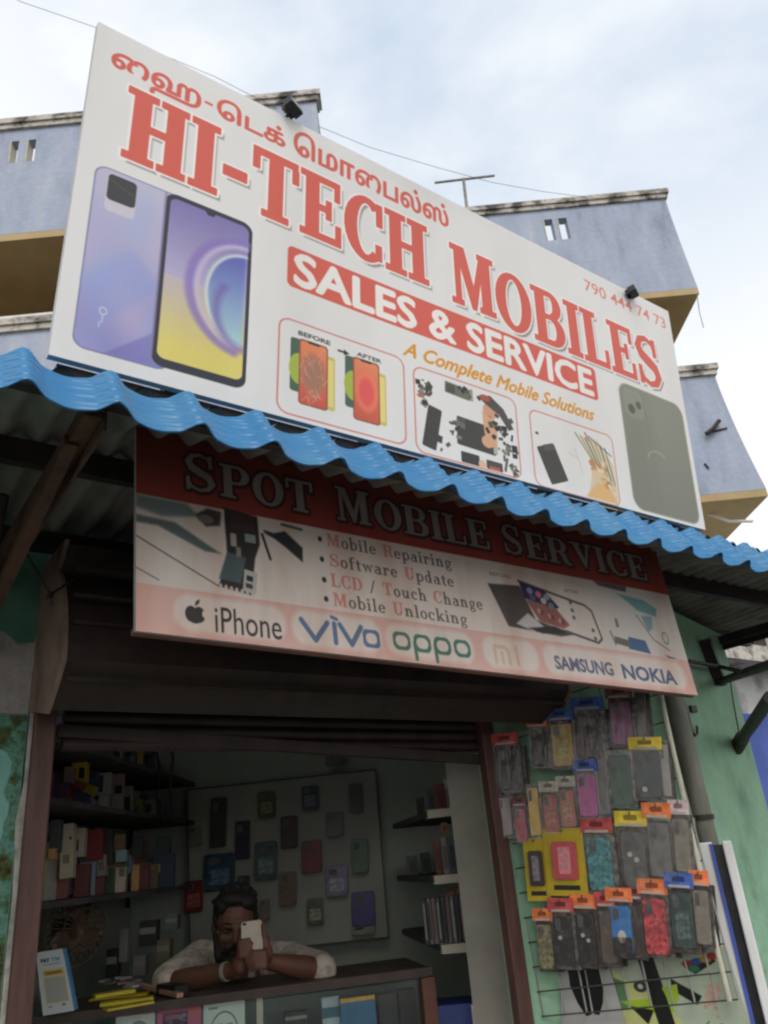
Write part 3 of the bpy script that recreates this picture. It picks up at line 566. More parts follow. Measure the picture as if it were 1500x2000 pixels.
m_ochre = wall_mat('ochre wall paint', [(.3, (.50, .36, .16)), (.7, (.56, .42, .20))], .7, .1)
m_cope = wall_mat('stained coping plaster', [(.38, (.08, .075, .07)), (.47, (.30, .28, .25)), (.56, (.55, .52, .47)), (.7, (.20, .18, .17))], 3.6, .3)
m_dark = mat('blackened concrete', (.05, .048, .045), .9, (.11, .10, .095), 5)
m_white = mat('off white paint', (.72, .71, .68), .6, (.60, .59, .56), 3)
m_cream = mat('cream paint', (.62, .58, .46), .6, (.5, .46, .36), 4)
m_wood = mat('red brown varnished wood', (.115, .055, .045), .5, (.075, .035, .03), 9, .2, 40, stretch=(6, 6, .7))
m_iron = mat('dark painted iron', (.022, .018, .018), .6, (.05, .032, .026), 14, .15)
m_rust = mat('rusty angle iron', (.13, .062, .038), .75, (.06, .032, .026), 16, .3)
m_galv = mat('dull grey steel', (.26, .25, .23), .55, (.15, .13, .11), 10, .1, metal=.3)
m_shutter = mat('brown painted shutter steel', (.045, .031, .027), .55, (.026, .018, .016), 8, .2)
m_plate = mat('worn shutter end plate', (.30, .20, .165), .6, (.17, .11, .085), 10, .15)
m_sheet = mat('grey roofing sheet underside', (.30, .29, .27), .7, (.17, .16, .145), 6)
m_tile = mat('blue painted tile sheet', (.018, .165, .37), .38, (.05, .20, .36), 7, .05, 90, lo=.45, hi=.75)
m_pvc = mat('dusty grey pipe', (.20, .205, .17), .6, (.13, .125, .10), 7, .1, stretch=(3, 3, .6))
m_black = mat('black plastic', (.015, .015, .016), .45, (.03, .03, .03), 20)
m_alu = mat('white powder coated metal', (.74, .75, .76), .4, (.62, .62, .62), 6)
m_bluetrim = mat('blue plastic strip', (.06, .10, .42), .5)
m_side = mat('flex board edge', (.50, .49, .47), .6)
m_glass = glass_mat('display glass', (.95, .985, .975), .07)
m_bag = glass_mat('clear polybag', (.97, .96, .95), .028, .2)
_t = m_bag.node_tree; _n = _t.nodes.new('ShaderNodeTexNoise'); _n.inputs['Scale'].default_value = 42; _n.inputs['Detail'].default_value = 3; _c = _t.nodes.new('ShaderNodeTexCoord'); _m = _t.nodes.new('ShaderNodeMapping'); _m.inputs['Scale'].default_value = (1, 1, .3)
_b = _t.nodes.new('ShaderNodeBump'); _b.inputs['Strength'].default_value = .7; _b.inputs['Distance'].default_value = .010
_t.links.new(_c.outputs['Object'], _m.inputs[0]); _t.links.new(_m.outputs[0], _n.inputs['Vector']); _t.links.new(_n.outputs['Fac'], _b.inputs['Height']); _t.links.new(_b.outputs['Normal'], _t.nodes['Glossy BSDF'].inputs['Normal'])
def cm(name, c, **k): return mat(name, c, **({'rough': .5, 'scale': 22, **k}))

# ------------------------------------------------------------------ ground
b = MB(); b.add([(-300, -300, 0), (300, -300, 0), (300, 300, 0), (-300, 300, 0)], [(0, 1, 2, 3)])
structure(b.build('ground', mat('dusty ground', (.16, .14, .12), .95, (.10, .09, .08), 1.5, .3, 20)))
b = MB(); b.add([(-60, -5.5, .006), (60, -5.5, .006), (60, .2, .006), (-60, .2, .006)], [(0, 1, 2, 3)])
structure(b.build('road', mat('worn asphalt', (.06, .058, .055), .9, (.085, .08, .075), 3, .4, 80)))

# ------------------------------------------------------------------ the shop: walls round a dim room that opens to the street
WY = 2.0; JL, JR = .430, 1.95
shop = thing('shop_building', 'small green walled shop with an open front under the blue awning', 'building', (1.2, 2.0, 0))
D2 = room(.36, 2.78); DIAG = Vector((2.37, 1.63, 0)); WEND = Vector((3.26, 1.885, 0)); WN = Vector((WEND.y - DIAG.y, -(WEND.x - DIAG.x), 0)).normalized()
def at_w(x, y, off=0.0): return on_plane(x, y, DIAG + WN * off, WN)      # on the angled green end wall
A2 = at_y(70, 1400, WY)
b = MB()                                        # wall to the left of the opening, teal paint scaling off
b.box((-4, WY, 0), (JL - .012, WY + .22, 1.985)); b.build('teal_wall', m_teal, shop)
b = MB(); rng = random.Random(8); top = [(-4, 2.18), (-.2, 2.16)] + [(x, 2.17 + rng.uniform(-.02, .02)) for x in np.linspace(-.15, JL - .012, 16)]
bot = [(x, 1.987) for x in (JL - .012, -4)]
b.prism([(x, WY, z) for x, z in top + bot], (0, .22, 0)); b.build('bare_plaster_patch', m_plaster, shop)
b = MB(); b.prism([(x, WY + .001, z) for x, z in [(-4, 2.60), (JL - .012, 2.60)] + [(x, z) for x, z in reversed(top)]], (0, .22, 0)); b.build('upper_wall', mat('deep green plaster', (.10, .27, .19), .9, (.06, .17, .12), 5, .3), shop)
b = MB(); rg = random.Random(21); L_ = [(JL - .040 + rg.uniform(-.014, .012), 1.90 - k * .022) for k in range(88)]     # flaked band of old paint beside the door and along the top
b.prism([(x, WY - .002, z) for x, z in [(-2.0, 1.983), (-2.0, 1.95)] + [(-2.0 + k * .08, 1.945 + rg.uniform(-.018, .018)) for k in range(1, 29)] + L_ + [(JL - .014, L_[-1][1]), (JL - .014, 1.983)]], (0, .002, 0)); b.build('flaked_band', wall_mat('flaked old paint', [(.36, (.05, .045, .02)), (.43, (.11, .13, .05)), (.48, (.09, .20, .10)), (.53, (.17, .38, .31)), (.68, (.10, .12, .06))], 18, .9, 4.4), shop)
b = MB(); pts = [];                             # chipped white edge of the plaster beside the door frame
for k in range(30):
    z = 2.31 - k * .08; pts.append((JL - .007 - abs(rng.gauss(0, .0035)), WY - .004, z))
b.prism(pts + [(JL, WY - .004, pts[-1][2]), (JL, WY - .004, 2.31)], (0, .2, 0)); b.build('chipped_edge', mat('chipped lime plaster', (.52, .50, .46), .9, (.25, .27, .22), 22, .6), shop)
b = MB(); b.box((JL - .012, WY + .002, 2.12), (2.9, WY + .2, 2.60)); b.build('lintel_wall', MATS['deep green plaster'], shop)
b = MB(); b.prism([(JR - .045, WY + .012, 0), (DIAG.x, DIAG.y, 0), (WEND.x, WEND.y, 0), (WEND.x - .1, WEND.y + .35, 0), (JR - .045, WY + .1, 0)], (0, 0, 2.39)); b.build('green_wall', m_green, shop)
b = MB(); th = .08                              # the room, square to the street view rather than to the awning
c0, c1, c2, c3 = room(-1.42, 2.1), room(-1.42, 4.25), room(.28, 4.25), room(.30, 2.86)
def slab(p, q, z0, z1, t=.08):
    d = (q - p); n = Vector((-d.y, d.x, 0)).normalized() * t; MBw.prism([p, q, q + n, p + n], (0, 0, 1)); 
for nm, p, q in (('back_wall', c1, c2), ('side_wall', c0, c1), ('side_wall', c2, c3)):
    MBw = MB(); d = q - p; n = Vector((-d.y, d.x, 0)).normalized() * .08
    MBw.prism([p, q, q + n, p + n], (0, 0, 2.75)); MBw.build(nm, m_room, shop)
b = MB(); b.prism([Vector((JL, WY + .21, 2.75)), c0 + UP * 2.75, c1 + UP * 2.75, c2 + UP * 2.75, c3 + UP * 2.75, Vector((JR, WY + .21, 2.75))], (0, 0, .1)); b.build('ceiling', m_room, shop)
b = MB(); b.prism([Vector((JL, WY, .0)), c0, c1, c2, c3, Vector((JR, WY, 0))], (0, 0, .18)); b.build('floor', m_plaster, shop)
b = MB(); p = at_r(868, 1478, 2.93); q = at_r(958, 1478, 2.90); p.z = q.z = .18; dn = (q - p).cross(UP).normalized() * -.07
b.prism([p, q, q + dn, p + dn], (0, 0, 1.6 + .107 * 2.9 - .18)); b.build('white_pier', wall_mat('stained white plaster', [(.3, (.26, .245, .21)), (.55, (.36, .34, .30)), (.72, (.27, .21, .14))], 2.4, .2), shop)
fr = thing('door_frame', 'dark red brown wooden frame round the open shop front', 'door frame', (1.2, WY, .0))
b = MB(); b.box((JL, WY - .02, .0), (JL + .049, WY + .06, 2.20)); b.build('jamb', m_wood, fr, bevel=.004)
b = MB(); b.box((JR - .10, WY + .0, .0), (JR - .045, WY + .035, 2.20)); b.build('jamb', m_wood, fr, bevel=.004)

# ------------------------------------------------------------------ rolling shutter, rolled up over the opening
sh = thing('rolling_shutter', 'dark brown rolling shutter rolled up in its housing over the opening', 'shutter', (1.2, WY - .12, 1.9))
hx0, hx1, hy = .418, 2.02, 1.735
def hood_profile(x, g=0):
    z0, z1 = 1.965 - g, 2.345 + g; pts = [(x, WY - .003, z1), (x, hy + .06 - g, z1)]
    for k in range(9): a = R(k / 8 * 90); pts.append((x, hy + .10 - (.10 + g) * math.sin(a * 1), z1 - .06 - (z1 - z0 - .06) * (k / 8) ** 1.25 * .72))
    return pts + [(x, hy + .035, z0 + .05), (x, hy + .10, z0), (x, WY - .003, z0 + .035)]
b = MB(); b.prism(hood_profile(hx0 + .012), (hx1 - hx0 - .024, 0, 0))
for k in range(5): z = 2.26 - k * .062; b.box((hx0 + .02, hy - .004 + .004 * k, z), (hx1 - .02, hy + .02, z + .008))
b.build('housing', m_shutter, sh)
for x in (hx0, hx1 - .010): b = MB(); b.prism(hood_profile(x, .008), (.010, 0, 0)); b.build('end_plate', m_plate, sh)
b = MB(); zc = 1.895
for k in range(6): b.tube([(JL + .08, WY + .045, zc + .03 + k * .032), (JR - .09, WY + .045, zc + .03 + k * .032)], .017, 8)
b.build('curtain', m_shutter, sh, smooth=True)
b = MB(); b.bar(at_y(112, 1428, WY + .04), at_y(945, 1484, WY + .04), .03, .03); b.build('bottom_bar', m_shutter, sh)
b = MB(); b.tube([at_y(100, 1158, 1.72), at_y(95, 1170, 1.70), at_y(101, 1180, 1.71)], .006, 6); b.build('hook', m_iron, sh)
b = MB(); b.box((hx1 - .10, WY - .005, 1.915), (hx1 - .045, WY + .03, 1.955)); b.build('bracket', m_iron, sh)

for pts, lb_ in ((((100, 1160), (150, 1128), (215, 1098), (270, 1078)), 'thin black cable running from the shutter hook to behind the banner'), (((98, 1160), (78, 1128), (58, 1092), (40, 1060)), 'thin black cable running up left from the shutter hook')):
    b = MB(); b.tube([at_y(x, y, 1.78) for x, y in pts], .0028, 6); tag(b.build('cable', m_black, smooth=True), lb_, 'cable')
# ------------------------------------------------------------------ awning
aw = thing('awning', 'awning of bright blue tile profile sheet with a scalloped edge', 'awning', (1.5, 1.7, 2.3))
XA0, XA1, PIT = -1.2, 3.55, .1385
def wave(x):                                    # a narrow round hump, then a wide shallow pan
    t = abs(((x - .32) / PIT + .5) % 1.0 - .5)
    return .5 + .5 * math.cos(math.pi * t / .27) if t < .27 else -.25 * math.sin(math.pi * (t - .27) / .46)
NX = 620; ROWS = 15; b = MB(); Y0, Z0, Y1, Z1 = 1.10, 2.283, 1.172, 2.386; dv = Vector((0, Y1 - Y0, Z1 - Z0)); nn = Vector((0, -dv.z, dv.y)).normalized(); rng = random.Random(2)
lift = [rng.uniform(-.004, .004) for _ in range(60)]
def fascia(i, j, th=0):
    x = XA0 + (XA1 - XA0) * i / NX; v = j / ROWS; li = int((x - XA0) / PIT); w = wave(x)
    p = Vector((x, Y0, Z0)) + dv * v; step = .006 * ((v * 4) % 1.0)
    sag = .010 * math.sin(x * 1.3 + 1) + .004 * math.sin(x * 4.1)
    return p + nn * (.025 * w) + nn * (step - th) + Vector((0, 0, sag * .4 + lift[li % 60] * (1 - v)))
for th in (0, .003):
    for j in range(ROWS + 1):
        for i in range(NX + 1): b.v.append(fascia(i, j, th))
st = (NX + 1) * (ROWS + 1)
for j in range(ROWS):
    for i in range(NX):
        q = (j * (NX + 1) + i, j * (NX + 1) + i + 1, (j + 1) * (NX + 1) + i + 1, (j + 1) * (NX + 1) + i)
        b.f.append(q); b.m.append(0); b.f.append(tuple(st + k for k in reversed(q))); b.m.append(0)
for i in range(NX):
    b.f.append((i, st + i, st + i + 1, i + 1)); b.m.append(0); k = ROWS * (NX + 1); b.f.append((k + i, k + i + 1, st + k + i + 1, st + k + i)); b.m.append(0)
mt = m_tile.node_tree; bs = mt.nodes['Principled BSDF']; wv = mt.nodes.new('ShaderNodeTexWave'); wv.bands_direction = 'Z'; wv.inputs['Scale'].default_value = 26; wv.inputs['Distortion'].default_value = .4
co = mt.nodes.new('ShaderNodeTexCoord'); mt.links.new(co.outputs['Object'], wv.inputs['Vector']); bp = mt.nodes.new('ShaderNodeBump'); bp.inputs['Strength'].default_value = .35; bp.inputs['Distance'].default_value = .004
mt.links.new(wv.outputs['Fac'], bp.inputs['Height']); mt.links.new(bp.outputs['Normal'], bs.inputs['Normal'])
b.build('scalloped_edge', m_tile, aw, smooth=True)
b = MB(); NR = 700; RY1, RZ1 = 1.985, 2.432
rows = [(1.185, 2.396), (1.42, 2.462), (RY1, RZ1)]
for dz in (0, .004):
    for y, z in rows:
        for i in range(NR + 1): x = XA0 + (XA1 - XA0) * i / NR; b.v.append(Vector((x, y, z + dz + .013 * math.cos(2 * math.pi * (x - .32) / (PIT / 2)))))
for i in range(NR):
    n = NR + 1
    for k in (0, 1): b.f.append((k * n + i, (k + 1) * n + i, (k + 1) * n + i + 1, k * n + i + 1)); b.m.append(0); b.f.append(((k + 3) * n + i, (k + 3) * n + i + 1, (k + 4) * n + i + 1, (k + 4) * n + i)); b.m.append(1)
b.build('roof_sheet', [m_sheet, m_tile], aw, smooth=True)
def roof_z(y): return 2.396 + .066 * (y - 1.185) / .235 if y < 1.42 else 2.462 + (RZ1 - 2.462) * (y - 1.42) / (RY1 - 1.42)
for y in (1.195, 1.53, 1.93): b = MB(); b.box((XA0, y - .012, roof_z(y) - (.04 if y < 1.3 else .065)), (XA1, y + .012, roof_z(y) - .012)); b.build('purlin', m_iron, aw)
for x in (.31, 3.22):                           # triangular wall brackets of angle iron
    mm = m_rust if x < 1 else m_iron; yw = WY if x < 1 else WEND.y
    b = MB(); b.bar((x, 1.20, 2.355), (x, yw + .0, 2.33 if x < 1 else 2.355), .030, .034); b.bar((x + .02, 1.20, 2.335), (x + .02, yw, 2.31 if x < 1 else 2.335), .006, .04); b.build('bracket_arm', mm, aw)
# braces
b = MB(); b.bar((.30, 1.30, 2.34), (.285, WY, 2.13), .024, .024); b.build('brace', m_rust, aw)
b = MB(); b.tube([(.245, 1.62, 2.36), (.255, WY - .02, 1.93)], .017, 10); b.build('brace', m_iron, aw)
b = MB(); b.bar((.10, 1.5, 2.31), (.235, WY, 2.20), .014, .014); b.build('brace', m_rust, aw)

# right hand bracket set under the awning's end
br = thing('wall_bracket', 'black iron bracket with two arms bolted to the green wall under the awning', 'bracket', (2.75, DIAG.y, 2.0))
b = MB(); c = at_w(1402, 1322, .012); b.obox(c, (.03, 0, 0), (0, .012, 0), (0, 0, .035)); plate_ = b.build('wall_plate', m_iron, br)
for dx_, dz_ in ((-.018, .022), (.018, .022), (-.018, -.022), (.018, -.022)): b = MB(); b.disc(c + Vector((dx_, -.013, dz_)), (1, 0, 0), (0, 0, 1), .006, (0, -.006, 0), 6); b.build('bolt', m_galv, br)
b = MB(); b.tube([at_w(1410, 1330, .02), at_y(1520, 1292, 1.15)], .015, 10); b.build('arm', m_iron, br, smooth=True)
b = MB(); b.tube([at_w(1300, 1283, .03), at_w(1405, 1302, .05), at_y(1450, 1312, 1.45)], .008, 8); b.build('arm', m_iron, br, smooth=True)
b = MB(); b.bar(at_w(1375, 1250, .02), at_w(1402, 1322, .02), .05, .03); b.build('hanger', m_iron, br)
b = MB(); b.tube([at_w(1443, 1452, .012), at_y(1505, 1362, 1.30)], .021, 12); b.tube([at_w(1438, 1462, .0), at_w(1450, 1440, .05)], .027, 12); b.build('stay_pipe', m_iron, br, smooth=True)
b = MB(); pts = [at_w(x, y, .012) for x, y in ((1425, 1320), (1432, 1370), (1443, 1430))]; b.tube(pts, .003, 6)
tag(b.build('wire', m_black), 'thin black wire running down the green wall to the pipe stay', 'wire')

# ------------------------------------------------------------------ the shop board standing on the awning
im = draw_shop_board(); m_board = print_mat('printed shop board', im, .46, (.90, .89, .86), .32, (1.6, 1.6, .5))
sb = thing('shop_board', 'big white board with red lettering and handset pictures on top of the awning', 'sign', (1.3, 1.22, 2.4))
YB, YT = 1.262, 1.162
cs = [at_y(192, 42, YT), at_y(1305, 608, YT), at_y(1378, 1035, YB), at_y(95, 692, YB)]
face, nb = panel('printed_face', cs, m_board, m_side, sb, th=.02, n=(60, 28), sag=.0035)
b = MB(); bk = -nb * .055
for u in (.12, .36, .66, .95):
    pt = cs[0].lerp(cs[1], u); pb = cs[3].lerp(cs[2], u); b.bar(pt + bk - UP * .03, pb + bk - UP * .05, .03, .03, (0, 1, 0))
for v in (.1, .9): b.bar(cs[0].lerp(cs[3], v).lerp(cs[1].lerp(cs[2], v), .08) + bk * 1.55, cs[1].lerp(cs[2], v) + bk * 1.55, .03, .03)
b.bar(cs[3].lerp(cs[2], .01) + bk * .7 - UP * .016, cs[2].lerp(cs[3], .01) + bk * .7 - UP * .016, .03, .026)
b.build('back_frame', m_iron, sb)
for u in (.2, .8): b = MB(); pt = cs[0].lerp(cs[1], u) + bk - UP * .25; b.bar(pt, (pt.x, 1.95, roof_z(1.95) + .02), .025, .025); b.build('stay', m_iron, sb)
for x, y, lab in ((565, 213, 'small black floodlight on the top edge of the big board near its red Tamil lettering'), (1228, 568, 'small black floodlight on the top edge of the big board above the phone number')):
    c = at_y(x, y + 10, YT + .0); t = thing('floodlight', lab, 'floodlight', c, 'floodlights on the big board')
    dx, dn, du = (cs[1] - cs[0]).normalized(), nb, (cs[0] - cs[3]).normalized()
    b = MB(); hd = (dn * .8 + du * .25 + dx * .35).normalized(); sd_ = hd.cross(UP).normalized(); uu = sd_.cross(hd)
    b.obox(c + du * .006 + dn * .018, sd_ * .024, hd * .012, uu * .011); 
    for k in range(5): b.obox(c + du * .006 + dn * .018 - hd * .016 + sd_ * (.008 * (k - 2)), sd_ * .0015, hd * .007, uu * .010)
    b.build('lamp_body', m_black, t, bevel=.002)
    b = MB(); b.obox(c + du * .006 + dn * .018 + hd * .0125, sd_ * .020, hd * .001, uu * .008); b.build('lens', cm('grey lamp lens', (.18, .18, .18), rough=.2), t)
    b = MB(); b.tube([c + dn * .012, c - nb * .02 + du * .004, c - nb * .05 - du * .03], .005, 6); b.build('arm', m_black, t)

# ------------------------------------------------------------------ the service banner below the awning
im2 = draw_service_banner(); m_ban = print_mat('printed service banner', im2,   .55, (.78, .65, .57), .25, (3.6, 3.6, .9))
bn = thing('service_banner', 'faded banner with a dark red heading and maker names hanging below the awning', 'banner', (1.3, 1.38, 2.0))
YN = 1.40
cb = [at_y(266, 832, YN), at_y(1277, 1064, YN), at_y(1363, 1358, YN), at_y(265, 1232, YN)]
fb, nbn = panel('printed_face', cb, m_ban, m_side, bn, th=.012, n=(60, 18), sag=.0025, uk=.14)
b = MB(); e = -nbn * .020; w = .006
ring_ = cb + [cb[0]]
inx = (cb[1] - cb[0]).normalized() * .02
b.bar(cb[3] + e + UP * .003, cb[2] + e + UP * .003, w * 2, w * 2.2, tuple(nbn)); b.bar(cb[0] + e - UP * .03, cb[1] + e - UP * .03, w * 2, w * 2.2, tuple(nbn))
b.bar(cb[0] + e + inx - UP * .04, cb[3] + e + inx + UP * .01, w * 2, w * 2.2, tuple(nbn)); b.bar(cb[1] + e - inx - UP * .04, cb[2] + e - inx + UP * .01, w * 2, w * 2.2, tuple(nbn))
b.build('edge_frame', mat('faded maroon frame', (.30, .12, .10), .6, (.20, .08, .07), 9), bn)
for u in (.12, .5, .88): b = MB(); p = cb[0].lerp(cb[1], u) + e; b.tube([p - UP * .02, p + UP * .05 + Vector((0, .02, 0))], .004, 6); b.build('hanging_wire', m_iron, bn)

# ------------------------------------------------------------------ pipe, hook and white channels on the green wall
pt = at_r(1308, 1330, 2.86); px0 = Vector((pt.x, pt.y, 0))
pp = thing('drain_pipe', 'dusty grey drain pipe standing in the corner of the green wall', 'pipe', (px0.x, px0.y, 0))
b = MB(); b.tube([px0 + UP * 0, px0 + UP * 1.52], .036, 18); b.tube([px0 + UP * 1.50, px0 + UP * 2.45], .033, 18); b.build('pipe', m_pvc, pp, smooth=True)
b = MB(); b.tube([px0 + UP * 1.63, px0 + UP * 1.645], .038, 18); b.build('clamp', m_iron, pp)
b = MB(); hk = [at_w(x, y, .012) for x, y in ((1335, 1365), (1345, 1400), (1351, 1428), (1357, 1437), (1362, 1432), (1361, 1418))]; b.tube(hk, .0042, 8)
tag(b.build('wall_hook', m_iron, smooth=True), 'black J shaped wire hook on the green wall beside the drain pipe', 'hook')
b = MB(); c = at_w(1353, 1385, .008); b.obox(c, (.018, 0, 0), (0, .008, 0), (0, 0, .012)); tag(b.build('socket_box', m_black, bevel=.002), 'small black box on the green wall above the wire hook', 'box')
def rail(xy0, xy1, d, w, dep):
    p0 = at_r(*xy0, d); p1 = at_r(*xy1, d); p1 = Vector((p0.x, p0.y, p1.z)); return p0, p1
rl = thing('door_channel', 'pair of white metal channels with a dark gap beside the case rack', 'channel', at_r(1400, 1645, 2.72))
for k, (x, y, w, col_) in enumerate(((1372, 1646, .052, m_alu), (1418, 1642, .026, m_alu))):
    p = at_r(x, y, 2.72); b = MB(); ax = Vector((math.cos(R(56)), -math.sin(R(56)), 0)); ay = Vector((math.sin(R(56)), math.cos(R(56)), 0))
    b.obox((p.x, p.y, p.z / 2), ax * w / 2, ay * .02, (0, 0, p.z / 2)); b.build('channel', col_, rl, bevel=.004)
p = at_r(1398, 1650, 2.74); b = MB(); b.obox((p.x, p.y, p.z / 2), ax * .024, ay * .012, (0, 0, p.z / 2)); b.build('gap_strip', m_black, rl)
p = at_r(1388, 1648, 2.70); b = MB(); b.obox((p.x, p.y, p.z / 2), ax * .005, ay * .006, (0, 0, p.z / 2)); b.build('blue_strip', m_bluetrim, rl)

# ------------------------------------------------------------------ the lilac apartment block across the yard behind the shop
bd = thing('apartment_building', 'weathered lilac blue apartment block with ochre soffits and balcony parapets behind the shop', 'building', room(0, 9, 0))
def fbox(a0, a1, b0, b1, z0, z1, mb=None, mi=0):                      # a box square to the block
    mb = mb or MB(); mb.obox(room((a0 + a1) / 2, (b0 + b1) / 2, (z0 + z1) / 2), RT * (a1 - a0) / 2, HD * (b1 - b0) / 2, UP * (z1 - z0) / 2, mi); return mb
def parapet(a0, a1, bf, z0, z1, slots, depth, flare=0):                       # a balcony front with its slots, the soffit and the return walls
    mb = MB(); cuts = sorted(slots); x = a0
    zs0, zs1 = (cuts[0][2], cuts[0][3]) if cuts else (z0, z0)
    for s0, s1, _, _ in cuts: fbox(x, s0, bf, bf + .14, z0, z1, mb); fbox(s0, s1, bf, bf + .14, z0, zs0, mb); fbox(s0, s1, bf, bf + .14, zs1, z1, mb); x = s1
    curve = [(a1 + flare * (1 - k / 8) ** 1.6, z0 + (z1 - z0) * k / 8) for k in range(9)] if flare else [(a1, z0), (a1, z1)]
    mb.prism([room(a, bf, z) for a, z in [(x, z1), (x, z0)] + curve], HD * .14); mb.build('parapet_wall', m_blue, bd)
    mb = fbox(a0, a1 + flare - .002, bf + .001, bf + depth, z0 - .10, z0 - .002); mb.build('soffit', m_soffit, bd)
    for a in (a1 - .14,): fbox(a, a1 - .001, bf + .141, bf + depth, z0, z1).build('side_wall', m_blue, bd)
    for s0, s1, _, _ in cuts: mb = MB(); mb.obox(room(s0 + .012, bf + .07, (zs0 + zs1) / 2), RT * .006, HD * .075, UP * (zs1 - zs0) / 2); mb.build('slot_reveal', cm('lime washed reveal', (.62, .58, .46)), bd)
    fbox(a0 - .05, a1 + .06, bf - .06, bf + .2, z1 + .002, z1 + .085).build('coping', m_cope, bd)
    fbox(a0 - .03, a1 + .03, bf - .035, bf + .17, z1 - .075, z1).build('coping_course', m_cope, bd)
def ba(x, y, b_): v = at_b(x, y, b_); return v.dot(RT), v.z
AF, BF = 6.96, 9.24
aE = ba(617, 190, AF)[0]
sl_a = [(ba(17, 300, AF)[0], ba(34, 300, AF)[0], ba(25, 318, AF)[1], ba(25, 276, AF)[1]), (ba(50, 296, AF)[0], ba(68, 296, AF)[0], ba(25, 318, AF)[1], ba(25, 276, AF)[1])]
parapet(-8, aE, AF, 8.74, 10.56, sl_a, 2.2)
aB = ba(1297, 390, BF)[0] + .02
sl_b = [(ba(1064, 450, BF)[0], ba(1083, 450, BF)[0], ba(1074, 470, BF)[1], ba(1074, 428, BF)[1]), (ba(1091, 446, BF)[0], ba(1111, 446, BF)[0], ba(1074, 470, BF)[1], ba(1074, 428, BF)[1])]
parapet(aE - .3, aB, BF, 8.78, 10.60, sl_b, 1.45, .07)
parapet(-8, aE, AF, 5.5, 7.36, [], 2.2)
parapet(aE - .3, ba(1395, 740, BF)[0] + .02, BF, 5.52, 7.36, [], 1.9, .21)
fbox(-8, aE, AF + 2.2, AF + 2.4, 0, 8.64).build('rear_wall', m_ochre, bd)
fbox(aE - .3, aB + .1, BF + 1.45, BF + 1.6, 5.4, 8.68).build('rear_wall', m_ochre, bd)
fbox(aE - .3, aB + .1, BF + 1.9, BF + 2.0, 0, 5.42).build('rear_wall', m_ochre, bd)
fbox(aE - .16, aE - .02, AF + .14, BF, 5.5, 10.5).build('side_wall', m_blue, bd)
fbox(-8, aE, AF - .03, AF + .18, 7.455, 7.50).build('white_band', m_white, bd)
fbox(-8, aE - 3.2, AF + 2.12, AF + 2.2, 7.36, 8.05).build('door_lintel', mat('brown painted door', (.14, .07, .04), .6), bd)
mb = MB(); v0 = ba(1430, 985, BF + .02); mb.tube([room(ba(1372, 1000, BF + .5)[0], BF + .5, ba(1372, 1000, BF + .5)[1]), room(ba(1425, 1018, BF + .3)[0], BF + .3, ba(1425, 1018, BF + .3)[1]), room(ba(1470, 1018, BF + .1)[0], BF + .1, ba(1470, 1018, BF + .1)[1])], .02, 8); mb.build('pipe', m_white, bd)
mb = MB(); p = at_b(1392, 838, BF - .06); mb.tube([p - RT * .1 - UP * .06, p, p + RT * .12 + UP * .12], .03, 6); mb.build('spout', m_iron, bd)
for pts in (((1380, 846), (1420, 836)), ((1376, 905), (1384, 915))): mb = MB(); mb.tube([at_b(x, y, BF - .012) for x, y in pts], .012, 5); mb.build('cable', m_iron, bd)
# aerial on the roof and the wires
an = thing('roof_aerial', 'thin grey T shaped aerial mast on the roof of the lilac block', 'aerial', at_b(912, 405, 9.6))
mb = MB(); mb.tube([at_b(914, 425, 9.6), at_b(905, 349, 9.6)], .025, 8); mb.build('mast', m_galv, an)
mb = MB(); mb.tube([at_b(849, 357, 9.6), at_b(966, 343, 9.6)], .02, 8)
mb.build('boom', m_galv, an)
def wire(pts, b0, b1, label, r=.0035):
    P = [at_b(x, y, b0 + (b1 - b0) * k / (len(pts) - 1)) for k, (x, y) in enumerate(pts)]; mb = MB(); mb.tube(P, r, 5); return tag(mb.build('overhead_wire', m_galv), label, 'wire')
wire([(-60, -50), (40, 3), (110, 27), (200, 58), (420, 150), (560, 222), (640, 254), (720, 287), (850, 326), (960, 356), (1060, 374), (1150, 386), (1290, 392)], 5.5, 9.1, 'thin sagging wire crossing the sky above the big board')
mb = MB(); mb.tube([at_b(1361, 575, 9.2), at_b(1366, 610, 9.2), at_b(1374, 640, 9.2)], .006, 5); tag(mb.build('loose_wire', m_galv), 'short loose wire dangling from the corner of the upper balcony', 'wire')

# a neighbour's house glimpsed at the right edge
nh = thing('neighbour_house', 'house with a blue lower wall and a white grey upper wall beyond the green wall', 'house', (9.5, 5.2, 0))
def nb_(x, y): return at_y(x, y, 4.6)
zz = nb_(1490, 1395).z
b = MB(); b.box((7.2, 4.6, 0), (16, 6.5, zz)); b.build('blue_wall', mat('blue house paint', (.07, .12, .40), .7, (.05, .09, .32), 2), nh)
b = MB(); b.box((7.2, 4.601, zz), (16, 6.5, zz + 1.9)); b.build('upper_wall', wall_mat('white streaked paint', [(.35, (.30, .31, .31)), (.5, (.62, .64, .64)), (.7, (.50, .52, .52))], 2, .2), nh)
b = MB(); b.box((7.2, 4.2, zz + .45), (16, 4.598, zz + .62)); b.build('ledge', m_cope, nh)
b = MB(); b.box((7.2, 4.35, zz + 1.05), (16, 4.598, zz + 1.13)); b.build('ledge', m_cope, nh)
for k in range(6): b = MB(); b.box((7.5 + k * .5, 4.56, zz + .66), (7.78 + k * .5, 4.598, zz + 1.0)); b.build('vent', m_iron, nh)
b = MB(); b.tube([(7.2, 4.3, zz + 1.5), (9, 4.25, zz + 1.28), (11, 4.3, zz + 1.45)], .015, 6); b.build('cable', m_iron, nh)

